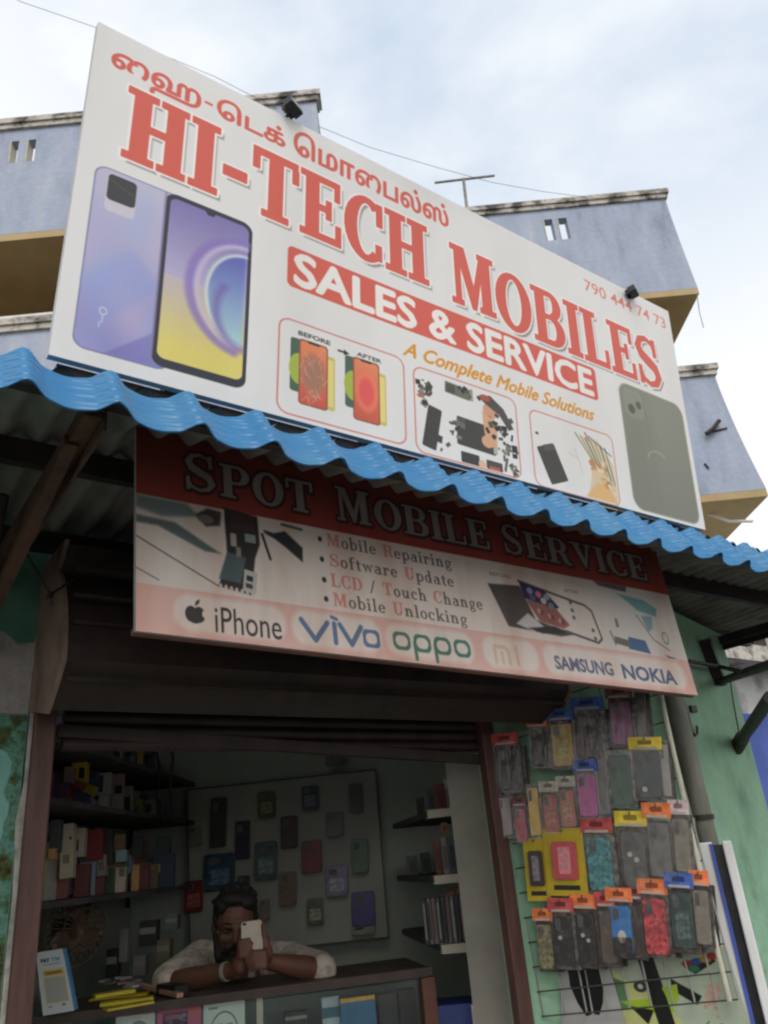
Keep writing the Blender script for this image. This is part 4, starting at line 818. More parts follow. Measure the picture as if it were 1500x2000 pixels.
# ------------------------------------------------------------------ counter
ZC = 1.26
cL, cR = room(-1.19, 2.72), room(.012, 3.012); cx = (cR - cL).normalized(); cy = Vector((-cx.y, cx.x, 0)); clen = (cR - cL).length
def cp(u, d, z): return cL + cx * u + cy * d + UP * z                 # along the counter, back from its front edge, height
ct = thing('display_counter', 'glass fronted counter with a dark wooden top and a red brown end post', 'counter', cp(clen / 2, .2, .18))
b = MB(); b.obox(cp(clen / 2, .19, ZC - .010), cx * clen / 2, cy * .19, UP * .0098); b.build('top', mat('worn dark counter top', (.07, .05, .04), .55, (.12, .09, .07), 7), ct)
b = MB(); b.obox(cp(clen / 2, -.004, ZC - .009), cx * clen / 2, cy * .006, UP * .013); b.build('front_edge', mat('brown edge strip', (.075, .05, .04), .45, (.05, .035, .03), 12), ct)
b = MB(); b.obox(cp(clen - .018, .0, (ZC - .024 + .18) / 2), cx * .022, cy * .02, UP * (ZC - .024 - .18) / 2); b.build('end_post', mat('red brown counter post', (.19, .075, .05), .5, (.13, .05, .035), 9), ct)
b = MB(); b.obox(cp(clen / 2 - .02, .008, (ZC - .03 + .5) / 2), cx * (clen / 2 - .03), cy * .002, UP * (ZC - .03 - .5) / 2); b.build('front_glass', m_glass, ct)
b = MB(); b.obox(cp(clen / 2, .375, .70), cx * clen / 2, cy * .004, UP * .52); b.build('back_panel', mat('counter back sheet', (.30, .42, .42), .5), ct)
b = MB(); b.obox(cp(clen / 2, .19, ZC - .20), cx * (clen / 2 - .02), cy * .17, UP * .006); b.build('shelf', mat('shelf glass edge', (.30, .40, .38), .3), ct)
b = MB(); b.obox(cp(.67, .03, ZC - .11), cx * .010, cy * .006, UP * .088); b.build('upright', m_cream, ct)
def pu(x, y, d):                               # pixel -> (along counter, height) on a plane d behind its front
    v = on_plane(x, y, cL + cy * d, cy); return (v - cL).dot(cx), v.z
def counter_box(x0, y0, x1, y1, d, dep, m, label, name='boxed_product', art=None, cat='box', extra=None, down=.12):
    u0, z1 = pu(x0, y0, d); u1, z1b = pu(x1, y1, d); z1 = (z1 + z1b) / 2; z0 = ZC - .20 + .008
    t = thing(name, label, cat, cp((u0 + u1) / 2, d + dep / 2, z0), None)
    b = MB(); b.obox(cp((u0 + u1) / 2, d + dep / 2, (z0 + z1) / 2), cx * (u1 - u0) / 2, cy * dep / 2, UP * (z1 - z0) / 2); b.build('carton', m, t, bevel=.002)
    if art:
        im_ = art(); h = (u1 - u0) * im_.size[1] / im_.size[0]
        panel('front_print', [cp(u0 + .003, d - .001, z1 - .003), cp(u1 - .003, d - .001, z1 - .003), cp(u1 - .003, d - .001, z1 - .003 - h), cp(u0 + .003, d - .001, z1 - .003 - h)], print_mat(im_.name, im_, .4, None, 0), m, t, .0008, (1, 1))
    if extra: extra(t, u0, u1, z0, z1, d)
    return t
def circ(t, u0, u1, z0, z1, d): b = MB(); b.disc(cp((u0 + u1) / 2 + .01, d, z1 - .045), cx, UP, .028, cy * -.0015, 28); b.build('round_mark', cm('grey ink', (.30, .31, .30)), t)
def band(c_, h0, h1): 
    def f(t, u0, u1, z0, z1, d): b = MB(); b.obox(cp((u0 + u1) / 2, d - .001, z1 - (h0 + h1) / 2), cx * ((u1 - u0) / 2 - .001), cy * .0012, UP * (h1 - h0) / 2); b.build('label_band', c_, t)
    return f
counter_box(226, 1985, 303, 1978, .03, .03, cm('white carton', (.80, .82, .80)), 'white carton with a grey disc, leftmost behind the counter glass', extra=circ)
counter_box(306, 1968, 394, 1957, .03, .03, cm('plum carton', (.42, .10, .22)), 'pink and purple carton with a portrait behind the counter glass', art=draw_pink_box)
counter_box(397, 1955, 478, 1946, .03, .03, cm('pale carton', (.76, .80, .76)), 'pale carton with a drawn face behind the counter glass', art=draw_face_box)
counter_box(556, 1978, 600, 1974, .16, .04, cm('charcoal carton', (.05, .05, .055)), 'charcoal carton with a pale stripe inside the counter', extra=band(cm('pale stripe', (.46, .44, .36)), .012, .022))
counter_box(628, 1950, 662, 1943, .10, .04, cm('teal white carton', (.62, .74, .78)), 'white and teal carton with an orange cap strip inside the counter', extra=band(cm('teal ink', (.07, .20, .26)), .03, .06))
counter_box(664, 1950, 732, 1944, .07, .05, cm('petrol blue carton', (.06, .21, .40)), 'plain petrol blue carton with yellow top strip inside the counter', extra=band(cm('amber ink', (.85, .50, .06)), 0, .012))
counter_box(738, 1943, 775, 1938, .12, .05, cm('slate pouch', (.045, .055, .058)), 'slate grey pouch in the right half of the counter')
counter_box(778, 1936, 812, 1930, .10, .05, cm('black carton', (.025, .028, .03)), 'black carton next to the counter end post')
# blue crate right of the counter
t = thing('blue_carton', 'dark blue carton with pale edges right of the counter end post', 'box', at_r(893, 2000, 2.98))
b = MB(); p0, p1 = at_r(846, 1966, 3.0), at_r(943, 1957, 3.0); d_ = (p1 - p0); d_.z = 0; dn = Vector((-d_.y, d_.x, 0)).normalized(); zt = (p0.z + p1.z) / 2
b.obox(((p0 + p1) / 2).xy.to_3d() + dn * .08 + UP * (zt / 2 + .3), d_ / 2, dn * .08, UP * (zt / 2 - .3)); b.build('carton', cm('navy carton', (.035, .06, .22)), t, bevel=.002)
for f_ in (.78, .93): b = MB(); b.obox((p0 + d_ * f_).xy.to_3d() - dn * .001 + UP * (zt - .08), d_.normalized() * .004, dn * .001, UP * .075); b.build('pale_strip', m_alu, t)
b = MB(); p = at_r(937, 1935, 3.02); b.obox(p, d_.normalized() * .012, dn * .02, UP * .06); tag(b.build('lime_pouch', cm('lime green film', (.30, .40, .03))), 'narrow lime green pouch standing on the dark blue carton', 'pouch')

# payment stand, packets, pens and scraps on the counter top
im_ = draw_pay_stand(); P0, P1, P2, P3 = [at_b(x, y, 2.70) for x, y in ((70, 1861), (121, 1853), (144, 1974), (84, 1984))]
t = thing('payment_stand', 'white payment stand with blue sides leaning on the left end of the counter', 'payment stand', (P2 + P3) / 2)
panel('front_card', [P0, P1, P2, P3], print_mat(im_.name, im_, .4, None, 0), cm('white card', (.7, .7, .7)), t, .003, (2, 2))
b = MB(); nrm = (P1 - P0).cross(P3 - P0).normalized(); nrm = nrm if nrm.dot(EYE - P0) < 0 else -nrm
e1 = (P1 - P0).normalized(); b.prism([P0 + e1 * .003 + nrm * .004, P1 + e1 * .002 + nrm * .004, P2 + e1 * .002 + nrm * .004, P3 - e1 * .002 + nrm * .004], nrm * .03); b.build('stand_body', cm('sky blue acrylic', (.10, .30, .56), rough=.3), t, bevel=.003)
t = thing('cover_packets', 'bundle of bright yellow cover packets lying on the counter', 'packets', at_z(240, 1955, ZC))
for k, (x0, y0, x1, y1, h) in enumerate(((178, 1952, 290, 1940, .008), (196, 1962, 300, 1948, .012), (205, 1972, 296, 1956, .008), (184, 1946, 262, 1934, .014))):
    q0, q1 = at_z(x0, y0, ZC + .006 + .009 * k), at_z(x1, y1, ZC + .006 + .009 * k); b = MB(); b.bar(q0, q1, .05, h * .7); b.build('packet', cm('yellow film', (.62, .48, .03), rough=.3), t)
q0, q1 = at_z(274, 1924, ZC + .02), at_z(352, 1944, ZC + .012); b = MB(); b.bar(q0, q1, .022, .014); tag(b.build('pink_carton', cm('salmon card', (.55, .30, .22)), bevel=.002), 'long thin salmon carton lying slantwise on the counter', 'box')
t = thing('scrap_heap', 'small heap of crumpled scraps and strips on the counter behind the yellow packets', 'scraps', at_z(225, 1920, ZC)); g = random.Random(3)
for k in range(9):
    c = at_z(200 + g.random() * 65, 1908 + g.random() * 16, ZC + .015 + g.random() * .02); b = MB(); a = g.uniform(0, 3.1); b.bar(c - Vector((math.cos(a), math.sin(a), g.uniform(-.3, .3))) * .03, c + Vector((math.cos(a), math.sin(a), g.uniform(-.3, .3))) * .03, g.uniform(.01, .03), .006); b.build('scrap', cm('scrap card %d' % (k % 3), ((.42, .34, .34), (.30, .18, .16), (.40, .42, .44))[k % 3]), t)

# ------------------------------------------------------------------ wall shelves and what stands on them
def shelf_unit(label, a0, a1, b0, b1, zs, name='wall_shelf', slant=0, front=None):
    t = thing(name, label, 'shelf', room((a0 + a1) / 2, (b0 + b1) / 2, min(zs)))
    for z in zs:
        mb = fbox(a0, a1, b0, b1, z - .018, z); mb.build('board', front or m_dark, t)
    return t
su = shelf_unit('dark wall shelves crowded with boxes along the left side of the shop', -1.40, -1.10, 2.45, 4.2, (2.05, 1.865, 1.575))
for k in range(4): fbox(-1.40, -1.385, 2.6 + k * .5, 2.62 + k * .5, 1.5, 2.25).build('bracket', m_iron, su)
def s_h(h, c, x, y, d): return h * ((at_b(x + 10, y, d) - c).length / 10) * .95
LZ = (2.05, 1.865, 1.575); RZ = (1.755, 1.532, 1.312)
def small_box(x, y, w, h, bdep, m, label, name='boxed_item', cat='box', yaw=0, dep=.03, extra=None, group=None, tilt=0, snap=None):
    c = at_b(x, y, bdep); s = at_b(x + 10, y, bdep) - c; k = s.length / 10; ex = (RT * math.cos(R(yaw)) - HD * math.sin(R(yaw))); ez = UP; ey = ez.cross(ex)
    if snap:
        z0 = c.z - s_h(h, c, x, y, bdep) / 2; zb = min(snap, key=lambda q: abs(q - z0))
        if abs(zb - z0) < .06: c = c + UP * (zb - z0 + .001); tilt = 0
    if tilt: ex, ez = ex * math.cos(R(tilt)) + ez * math.sin(R(tilt)), ez * math.cos(R(tilt)) - ex * math.sin(R(tilt))
    W_, H_ = w * k, h * k * .95
    if extra is None:
        b = MB(); b.obox(c, ex * W_ / 2, ey * dep / 2, ez * H_ / 2); o = b.build(name, m, bevel=.002); return tag(o, label, cat, group)
    t = thing(name, label, cat, c - UP * H_ / 2, group); b = MB(); b.obox(c, ex * W_ / 2, ey * dep / 2, ez * H_ / 2); b.build('carton', m, t, bevel=.002)
    for nm, fx, fy, fw, fh, mm in extra:
        b = MB(); b.rrect(c + ex * W_ * fx + ez * H_ * fy - ey * (dep / 2), ex, ez, W_ * fw, H_ * fh, min(W_ * fw, H_ * fh) * .12, -ey * .0015); b.build(nm, mm, t)
    return t
def lb(x): return 2.72 + (x - 95) / 250 * 1.25
C = cm
navy = C('navy screen print', (.05, .08, .16)); blk = C('black print', (.02, .02, .022))
items = [
 (146, 1433, 24, 16, C('leaf green foil', (.10, .24, .12)), 'yellow and green foil pack lying tilted on the top left shelf', -28, [('yellow_end', -.3, 0, .4, .9, C('yellow foil', (.42, .34, .06)))]),
 (160, 1472, 36, 9, C('khaki card', (.26, .25, .16)), 'long khaki tube lying above the blue pouch on the left shelf', 12, None),
 (194, 1450, 30, 48, C('umber carton', (.05, .035, .03)), 'umber brown carton left of the tall window box', 0, [('label_patch', 0, .1, .6, .3, C('taupe print', (.10, .085, .075)))]),
 (228, 1458, 22, 54, C('stone carton', (.30, .30, .27)), 'tall stone white carton with a dark window on the top left shelf', 0, [('window_print', .1, .02, .55, .72, blk)]),
 (247, 1450, 14, 42, C('grey carton', (.14, .14, .13)), 'narrow grey carton right of the tall window carton', 0, None),
 (247, 1472, 18, 20, C('crimson pack', (.26, .04, .05)), 'small crimson pack in front of the narrow grey carton', 0, None),
 (253, 1497, 20, 26, C('moss pack', (.13, .15, .12)), 'moss grey pack under the crimson pack', 0, [('pale_label', -.2, 0, .35, .7, C('ash print', (.24, .25, .22)))]),
 (273, 1501, 14, 48, C('orange carton', (.34, .17, .05)), 'upright orange carton at the right of the upper left shelf', 0, [('dark_edge', -.38, 0, .2, .98, blk)]),
 (286, 1452, 24, 50, C('ink carton', (.02, .025, .022)), 'near black carton above the upright orange carton', 0, None),
 (293, 1508, 16, 44, C('midnight carton', (.03, .035, .06)), 'midnight blue carton right of the upright orange carton', 0, None),
 (126, 1487, 30, 22, C('blue pouch film', (.05, .12, .30), rough=.3), 'crumpled blue pouch under the khaki tube', 8, None),
 (157, 1510, 28, 38, C('yellow pack card', (.48, .36, .04)), 'yellow pack with a black handset picture on the left shelf', 0, [('handset_picture', .18, -.05, .34, .55, blk)]),
 (177, 1543, 22, 18, C('mustard pack', (.36, .28, .04)), 'mustard pack below the yellow handset pack', -20, None),
 (136, 1514, 16, 30, C('dusty pink pack', (.28, .20, .17)), 'dusty pink pack left of the yellow handset pack', 0, None),
 (118, 1537, 14, 16, C('red button pack', (.30, .06, .06)), 'little red pack close to the left door jamb', 0, None),
 (155, 1533, 20, 13, C('scarlet pack', (.28, .05, .04)), 'scarlet pack slanted below the yellow handset pack', -25, None),
 (201, 1532, 32, 42, C('silver carton', (.36, .39, .40)), 'silver white carton with a navy handset picture on the left shelf', 0, [('handset_picture', -.12, 0, .42, .76, navy)]),
 (229, 1560, 24, 78, C('rose carton', (.34, .23, .22)), 'tall rose carton with a dark swirl right of the silver carton', 0, [('swirl_print', .15, .1, .55, .2, blk), ('pale_print', -.1, -.15, .6, .16, C('cloud print', (.42, .40, .37)))]),
 (203, 1572, 18, 36, C('chalk carton', (.34, .36, .34)), 'chalk grey carton below the silver carton', 0, None),
 (249, 1584, 20, 56, C('smoke carton', (.22, .22, .21)), 'smoke grey carton with a black picture right of the rose carton', 0, [('picture', 0, -.12, .6, .5, blk)]),
 (294, 1592, 22, 34, C('pewter carton', (.17, .18, .17)), 'pewter carton with a dark ring at the far end of the middle left shelf', 0, [('ring_print', -.15, 0, .5, .5, blk)]),
 (187, 1498, 20, 12, C('lead pack', (.18, .20, .22)), 'flat lead grey pack above the silver carton', 10, None),
 (133, 1662, 24, 102, C('ivory carton', (.42, .38, .29)), 'tallest ivory carton on the lowest left shelf', 3, [('circle_print', 0, -.15, .5, .16, C('faded olive print', (.28, .27, .17))), ('dot_print', .3, .22, .2, .05, blk)]),
 (157, 1646, 20, 54, C('bone carton', (.36, .33, .27)), 'bone coloured carton beside the tallest ivory carton', 0, [('script_print', -.1, -.1, .16, .4, blk)]),
 (185, 1650, 30, 58, C('oxblood carton', (.17, .025, .02)), 'plain oxblood red carton on the lowest left shelf', 0, None),
 (163, 1700, 26, 60, C('maroon carton', (.11, .04, .035)), 'dull maroon carton in front of the ivory cartons', 0, None),
 (110, 1634, 18, 62, C('coal carton', (.05, .055, .055)), 'coal grey carton next to the left door jamb', 0, None),
 (104, 1668, 12, 20, C('apricot pack', (.42, .22, .08)), 'apricot pack low beside the left door jamb', 0, None),
 (212, 1656, 16, 66, C('plum black carton', (.045, .03, .04)), 'plum black carton right of the oxblood carton', 0, None),
 (238, 1672, 20, 22, C('ice blue carton', (.24, .38, .42)), 'ice blue carton on top of the beige carton', 0, [('bright_bar', 0, -.25, .8, .25, C('sky print', (.45, .58, .66)))]),
 (235, 1715, 22, 46, C('beige carton', (.46, .38, .30)), 'beige carton under the ice blue carton', 0, [('grey_corner', .2, .3, .5, .35, C('slate print', (.20, .21, .18)))]),
 (265, 1722, 14, 48, C('tangerine carton', (.46, .26, .10)), 'thin tangerine carton right of the beige carton', 0, None),
 (282, 1718, 18, 52, C('garnet carton', (.14, .04, .04)), 'garnet carton right of the thin tangerine carton', 0, None),
 (320, 1700, 40, 62, C('ink blue carton', (.03, .05, .09)), 'ink blue carton with a lemon oval at the far end of the lowest left shelf', 0, [('lemon_oval', -.28, .05, .26, .32, C('lemon print', (.55, .52, .26)))]),
 (299, 1735, 20, 30, C('cocoa carton', (.13, .09, .06)), 'cocoa carton below the ink blue carton', 0, None),
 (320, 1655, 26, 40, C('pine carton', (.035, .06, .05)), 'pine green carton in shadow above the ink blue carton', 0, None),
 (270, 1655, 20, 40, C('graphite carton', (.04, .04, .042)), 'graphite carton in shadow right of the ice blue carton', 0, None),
]
for x, y, w, h, m, lab, tl, ex in items:
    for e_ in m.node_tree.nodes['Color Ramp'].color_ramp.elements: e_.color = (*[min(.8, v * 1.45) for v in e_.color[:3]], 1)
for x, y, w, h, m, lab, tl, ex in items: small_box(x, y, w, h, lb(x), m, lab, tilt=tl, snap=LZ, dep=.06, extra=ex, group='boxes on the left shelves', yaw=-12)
more_ = [(150, 1455, 14, 26, 'wheat', (.40, .33, .20), 'above the khaki tube'), (176, 1442, 16, 30, 'steel blue', (.10, .15, .22), 'left of the umber carton'), (212, 1440, 12, 36, 'sand', (.30, .25, .18), 'between the umber carton and the tall window carton'), (263, 1462, 12, 40, 'mint', (.16, .26, .20), 'beside the narrow grey carton'),
  (170, 1488, 14, 16, 'cobalt', (.06, .12, .30), 'behind the yellow handset pack'), (184, 1520, 16, 26, 'denim', (.10, .16, .26), 'left of the silver carton'), (218, 1505, 16, 18, 'copper', (.28, .14, .07), 'above the silver carton'), (146, 1555, 18, 20, 'rosewood', (.22, .07, .06), 'under the scarlet pack'), (128, 1572, 18, 22, 'ash', (.16, .16, .15), 'low beside the left jamb'), (176, 1580, 20, 24, 'pearl', (.36, .34, .32), 'left of the chalk grey carton'), (224, 1612, 16, 20, 'violet', (.15, .09, .22), 'below the rose carton'), (270, 1600, 14, 34, 'lime', (.24, .30, .07), 'right of the smoke grey carton'), (314, 1600, 14, 30, 'teal', (.06, .17, .17), 'past the pewter carton'),
  (132, 1590, 12, 16, 'ruby', (.30, .04, .06), 'above the tallest ivory carton'), (200, 1690, 16, 40, 'cream', (.42, .37, .28), 'below the oxblood carton'), (216, 1706, 14, 46, 'forest', (.06, .13, .07), 'left of the beige carton'), (252, 1690, 12, 30, 'sky', (.22, .32, .40), 'between the beige and tangerine cartons'), (300, 1690, 14, 44, 'brass', (.34, .26, .10), 'left of the ink blue carton')]
for x, y, w, h, cn, cc, where in more_: small_box(x, y, w, h, lb(x) + .03, C(cn + ' box card', cc), f'small {cn} box {where}', dep=.05, snap=LZ, yaw=-8, tilt=random.uniform(-6, 6), group='boxes on the left shelves', extra=[('printed_panel', random.uniform(-.1, .1), random.uniform(-.1, .15), .6, .4, C(cn + ' box print', tuple(min(.6, v * .4 + .04) for v in cc)))])
for k, pts in enumerate((((110, 1425), (135, 1442), (170, 1432), (195, 1424)), ((300, 1440), (312, 1500), (306, 1560), (318, 1600)), ((330, 1430), (338, 1480), (332, 1540), (340, 1590)))): b = MB(); b.tube([at_b(x, y, 3.0 if k == 0 else 3.6) for x, y in pts], .006, 6); tag(b.build('charging_cable', m_black, smooth=True), ('black cable looped under the shutter at the top of the left shelves', 'black cable hanging straight near the far end of the left shelves', 'black cable hanging beside the back wall corner')[k], 'cable')
tones = [('tawny', (.30, .20, .10)), ('grey white', (.40, .40, .38)), ('wine red', (.20, .03, .04)), ('dark blue', (.05, .09, .20)), ('off black', (.03, .03, .033)), ('sand yellow', (.42, .33, .12)), ('dull green', (.10, .17, .10)), ('brick', (.28, .09, .06)), ('pale blue', (.25, .33, .40)), ('ivory', (.46, .42, .33)), ('purple', (.16, .08, .20)), ('mid grey', (.18, .18, .18))]
rb = random.Random(31)
for zi, (z, nm, hh) in enumerate(((2.05, 'highest', (.10, .17)), (1.865, 'middle', (.09, .15)), (1.575, 'lowest', (.14, .23)))):
    bb = 2.62; prev = rb.randrange(12)
    while bb < 4.05:
        ti = (prev + rb.randint(1, 10)) % 12; cn, cc = tones[ti]; wd = rb.uniform(.06, .11); h_ = rb.uniform(*hh); a_ = -1.27 + rb.uniform(-.03, .02); ex = (RT * .45 - HD * .9).normalized(); ey = UP.cross(ex)
        c = room(a_, bb, z + .001 + h_ / 2); t = thing('shelf_box', f'{cn} box after the {tones[prev][0]} one, back row of {nm} left shelf', 'box', c - UP * h_ / 2, 'boxes on the left shelves')
        b = MB(); b.obox(c, ex * wd * .5, ey * .03, UP * h_ / 2); b.build('carton', C(cn + ' shelf card', cc), t, bevel=.002); sgn = -1 if ey.dot(EYE - c) < 0 else 1
        b = MB(); b.rrect(c + ey * .0302 * sgn + UP * h_ * rb.uniform(-.15, .2), ex, UP, wd * rb.uniform(.4, .75), h_ * rb.uniform(.25, .5), .004, ey * .001 * sgn); pc = tones[(ti + 5) % 12][1]; b.build('printed_panel', C(tones[(ti + 5) % 12][0] + ' shelf print', pc), t)
        bb += wd * 1.25; prev = ti
lows = [(245, 1845, 16, 60, C('steel bottle', (.20, .21, .20), rough=.3), 'slim steel grey bottle behind the table fan'), (292, 1822, 34, 46, C('dark speaker', (.03, .032, .03)), 'dark boxy speaker under the lowest left shelf'), (322, 1856, 26, 40, C('bronze tin', (.16, .12, .09)), 'bronze tin behind the right arm of the man'), (276, 1884, 24, 36, C('putty carton', (.18, .17, .16)), 'putty grey carton standing on the counter behind the scraps'), (222, 1880, 22, 50, C('jet bottle', (.02, .02, .025)), 'jet black bottle standing on the counter beside the fan'), (338, 1800, 24, 28, C('sage carton', (.11, .13, .11)), 'sage grey carton low beside the back wall')]
for x, y, w, h, m, lab in lows: small_box(x, y, w, h, 3.35, m, lab, extra=[('label_band', 0, .1, .9, .25, C('dim label', (.22, .21, .18)))], dep=.05)

# fan on the counter's far left
t = thing('table_fan', 'brown table fan with a round wire guard behind the payment stand', 'fan', at_b(140, 1930, 3.2)); fc = at_b(148, 1815, 3.1); fr_ = .115
ez = (RT * .75 - HD * .6).normalized(); e1 = UP; e2 = ez.cross(e1)
b = MB()
for k in range(26):
    a = 2 * math.pi * k / 26; d1 = e1 * math.cos(a) + e2 * math.sin(a); b.tube([fc + ez * .045, fc + d1 * fr_ * .6 + ez * .04, fc + d1 * fr_ + ez * .0, fc + d1 * fr_ * .6 - ez * .045, fc - ez * .05], .0022, 5)
for rr_, zo in ((1, 0), (.6, .04), (.6, -.045)): b.tube([fc + (e1 * math.cos(2 * math.pi * k / 32) + e2 * math.sin(2 * math.pi * k / 32)) * fr_ * rr_ + ez * zo for k in range(33)], .003, 6)
b.build('guard', C('bronze wire', (.16, .10, .07), metal=.4), t)
for k in range(3):
    a = 2 * math.pi * k / 3; d1 = e1 * math.cos(a) + e2 * math.sin(a); d2 = -e1 * math.sin(a) + e2 * math.cos(a); b = MB()
    b.prism([fc + d1 * .02 - d2 * .01, fc + d1 * .06 - d2 * .035, fc + d1 * .10 - d2 * .02, fc + d1 * .10 + d2 * .035 + ez * .012, fc + d1 * .05 + d2 * .035 + ez * .012, fc + d1 * .02 + d2 * .01], ez * .003); b.build('blade', C('brown translucent blade', (.15, .09, .06)), t)
b = MB(); b.tube([fc - ez * .13, fc - ez * .11, fc - ez * .06, fc + ez * .01], [.02, .038, .042, .03], 16); b.build('motor', m_black, t, smooth=True)
b = MB(); b.tube([fc - ez * .08 - UP * .03, Vector((fc.x, fc.y, ZC + .02)) - ez * .08], .013, 10); b.tube([Vector((fc.x, fc.y, ZC + .02)) - ez * .08, Vector((fc.x, fc.y, ZC)) - ez * .08], [.05, .065], 16); b.build('stand', m_black, t)

# right hand shelves
rs = thing('wall_shelf', 'three cream edged shelves stacked with cases left of the white pier', 'shelf', room(.15, 3.4, 1.3))
for z in (1.755, 1.532, 1.312):
    mb = MB(); mb.prism([room(-.10, 4.0, z - .022), room(.058, 3.12, z - .022), room(.30, 3.10, z - .022), room(.30, 4.1, z - .022)], (0, 0, .022)); mb.build('board', mat('dark shelf board', (.09, .09, .08), .7), rs)
    mb = MB(); q = room(.058, 3.118, z - .011); mb.prism([room(.048, 3.2, z - .026), room(.056, 3.112, z - .026), room(.215, 3.095, z - .026), room(.215, 3.105, z - .026)], (0, 0, .028)); mb.build('front_edge', m_cream, rs)
for k, (z, bl) in enumerate(((1.755, 'top'), (1.532, 'middle'))):
    for j in range(4):
        cn, cc = tones[(k * 5 + j * 3 + 1) % 12]; c = room(.17 + .01 * j, 3.42 + .16 * j, z + .065); t = thing('shelf_pack', f'{cn} pack standing back in the dim part of the {bl} right shelf', 'box', c - UP * .064, 'packs on the right shelves')
        b = MB(); b.obox(c, (RT * .6 + HD * .8) * .035, (RT * .8 - HD * .6) * .015, UP * .064); b.build('carton', C(cn + ' shelf card', cc), t, bevel=.002)
        b = MB(); b.rrect(c - RT * .0 + (HD * .6 - RT * .8) * .0152, (RT * .6 + HD * .8), UP, .045, .05, .004, (HD * .6 - RT * .8) * .001); b.build('printed_panel', C(tones[(k + j + 6) % 12][0] + ' shelf print', tones[(k + j + 6) % 12][1]), t)
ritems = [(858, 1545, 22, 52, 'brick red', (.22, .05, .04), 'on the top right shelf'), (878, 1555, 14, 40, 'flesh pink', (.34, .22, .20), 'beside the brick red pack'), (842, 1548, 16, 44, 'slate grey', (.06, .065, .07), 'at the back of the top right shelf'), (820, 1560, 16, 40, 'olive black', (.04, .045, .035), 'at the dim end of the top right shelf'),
 (855, 1668, 12, 64, 'vermilion', (.26, .07, .05), 'on the middle right shelf'), (868, 1660, 12, 70, 'ash white', (.32, .30, .28), 'beside the vermilion pack'), (882, 1664, 14, 70, 'storm grey', (.10, .12, .13), 'nearest the pier on the middle right shelf'), (832, 1690, 20, 40, 'bottle green', (.04, .09, .05), 'at the back of the middle right shelf'), (806, 1690, 22, 36, 'mottled grey', (.10, .11, .09), 'at the dim end of the middle right shelf'), (868, 1617, 14, 20, 'coral', (.36, .16, .10), 'on top of the ash white pack'),
 (880, 1760, 14, 40, 'rust orange', (.30, .10, .05), 'on top of the lowest right shelf packs'), (898, 1752, 14, 40, 'burnt orange', (.36, .14, .06), 'nearest the pier above the lowest right shelf packs')]
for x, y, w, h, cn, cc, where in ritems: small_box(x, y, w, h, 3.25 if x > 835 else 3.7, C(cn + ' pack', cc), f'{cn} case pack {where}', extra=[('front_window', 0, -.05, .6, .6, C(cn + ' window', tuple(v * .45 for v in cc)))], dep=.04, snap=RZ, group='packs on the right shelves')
g = random.Random(9)
for k in range(9):
    x = 838 + k * 9.2; cc = g.choice([(.20, .18, .18), (.12, .11, .12), (.26, .22, .22), (.09, .08, .09)]); small_box(x, 1806 + k * .6, 7.5, 84, 3.2, C('film sleeve %d' % k, cc, rough=.2), 'clear cased cover standing in the packed row on the lowest right shelf', dep=.06, snap=RZ, yaw=25, group='row of clear covers on the lowest right shelf', extra=[('inner_edge', 0, 0, .4, .8, C('sleeve edge %d' % (k % 3), ((.4, .37, .36), (.05, .045, .05), (.24, .13, .12))[k % 3]))])

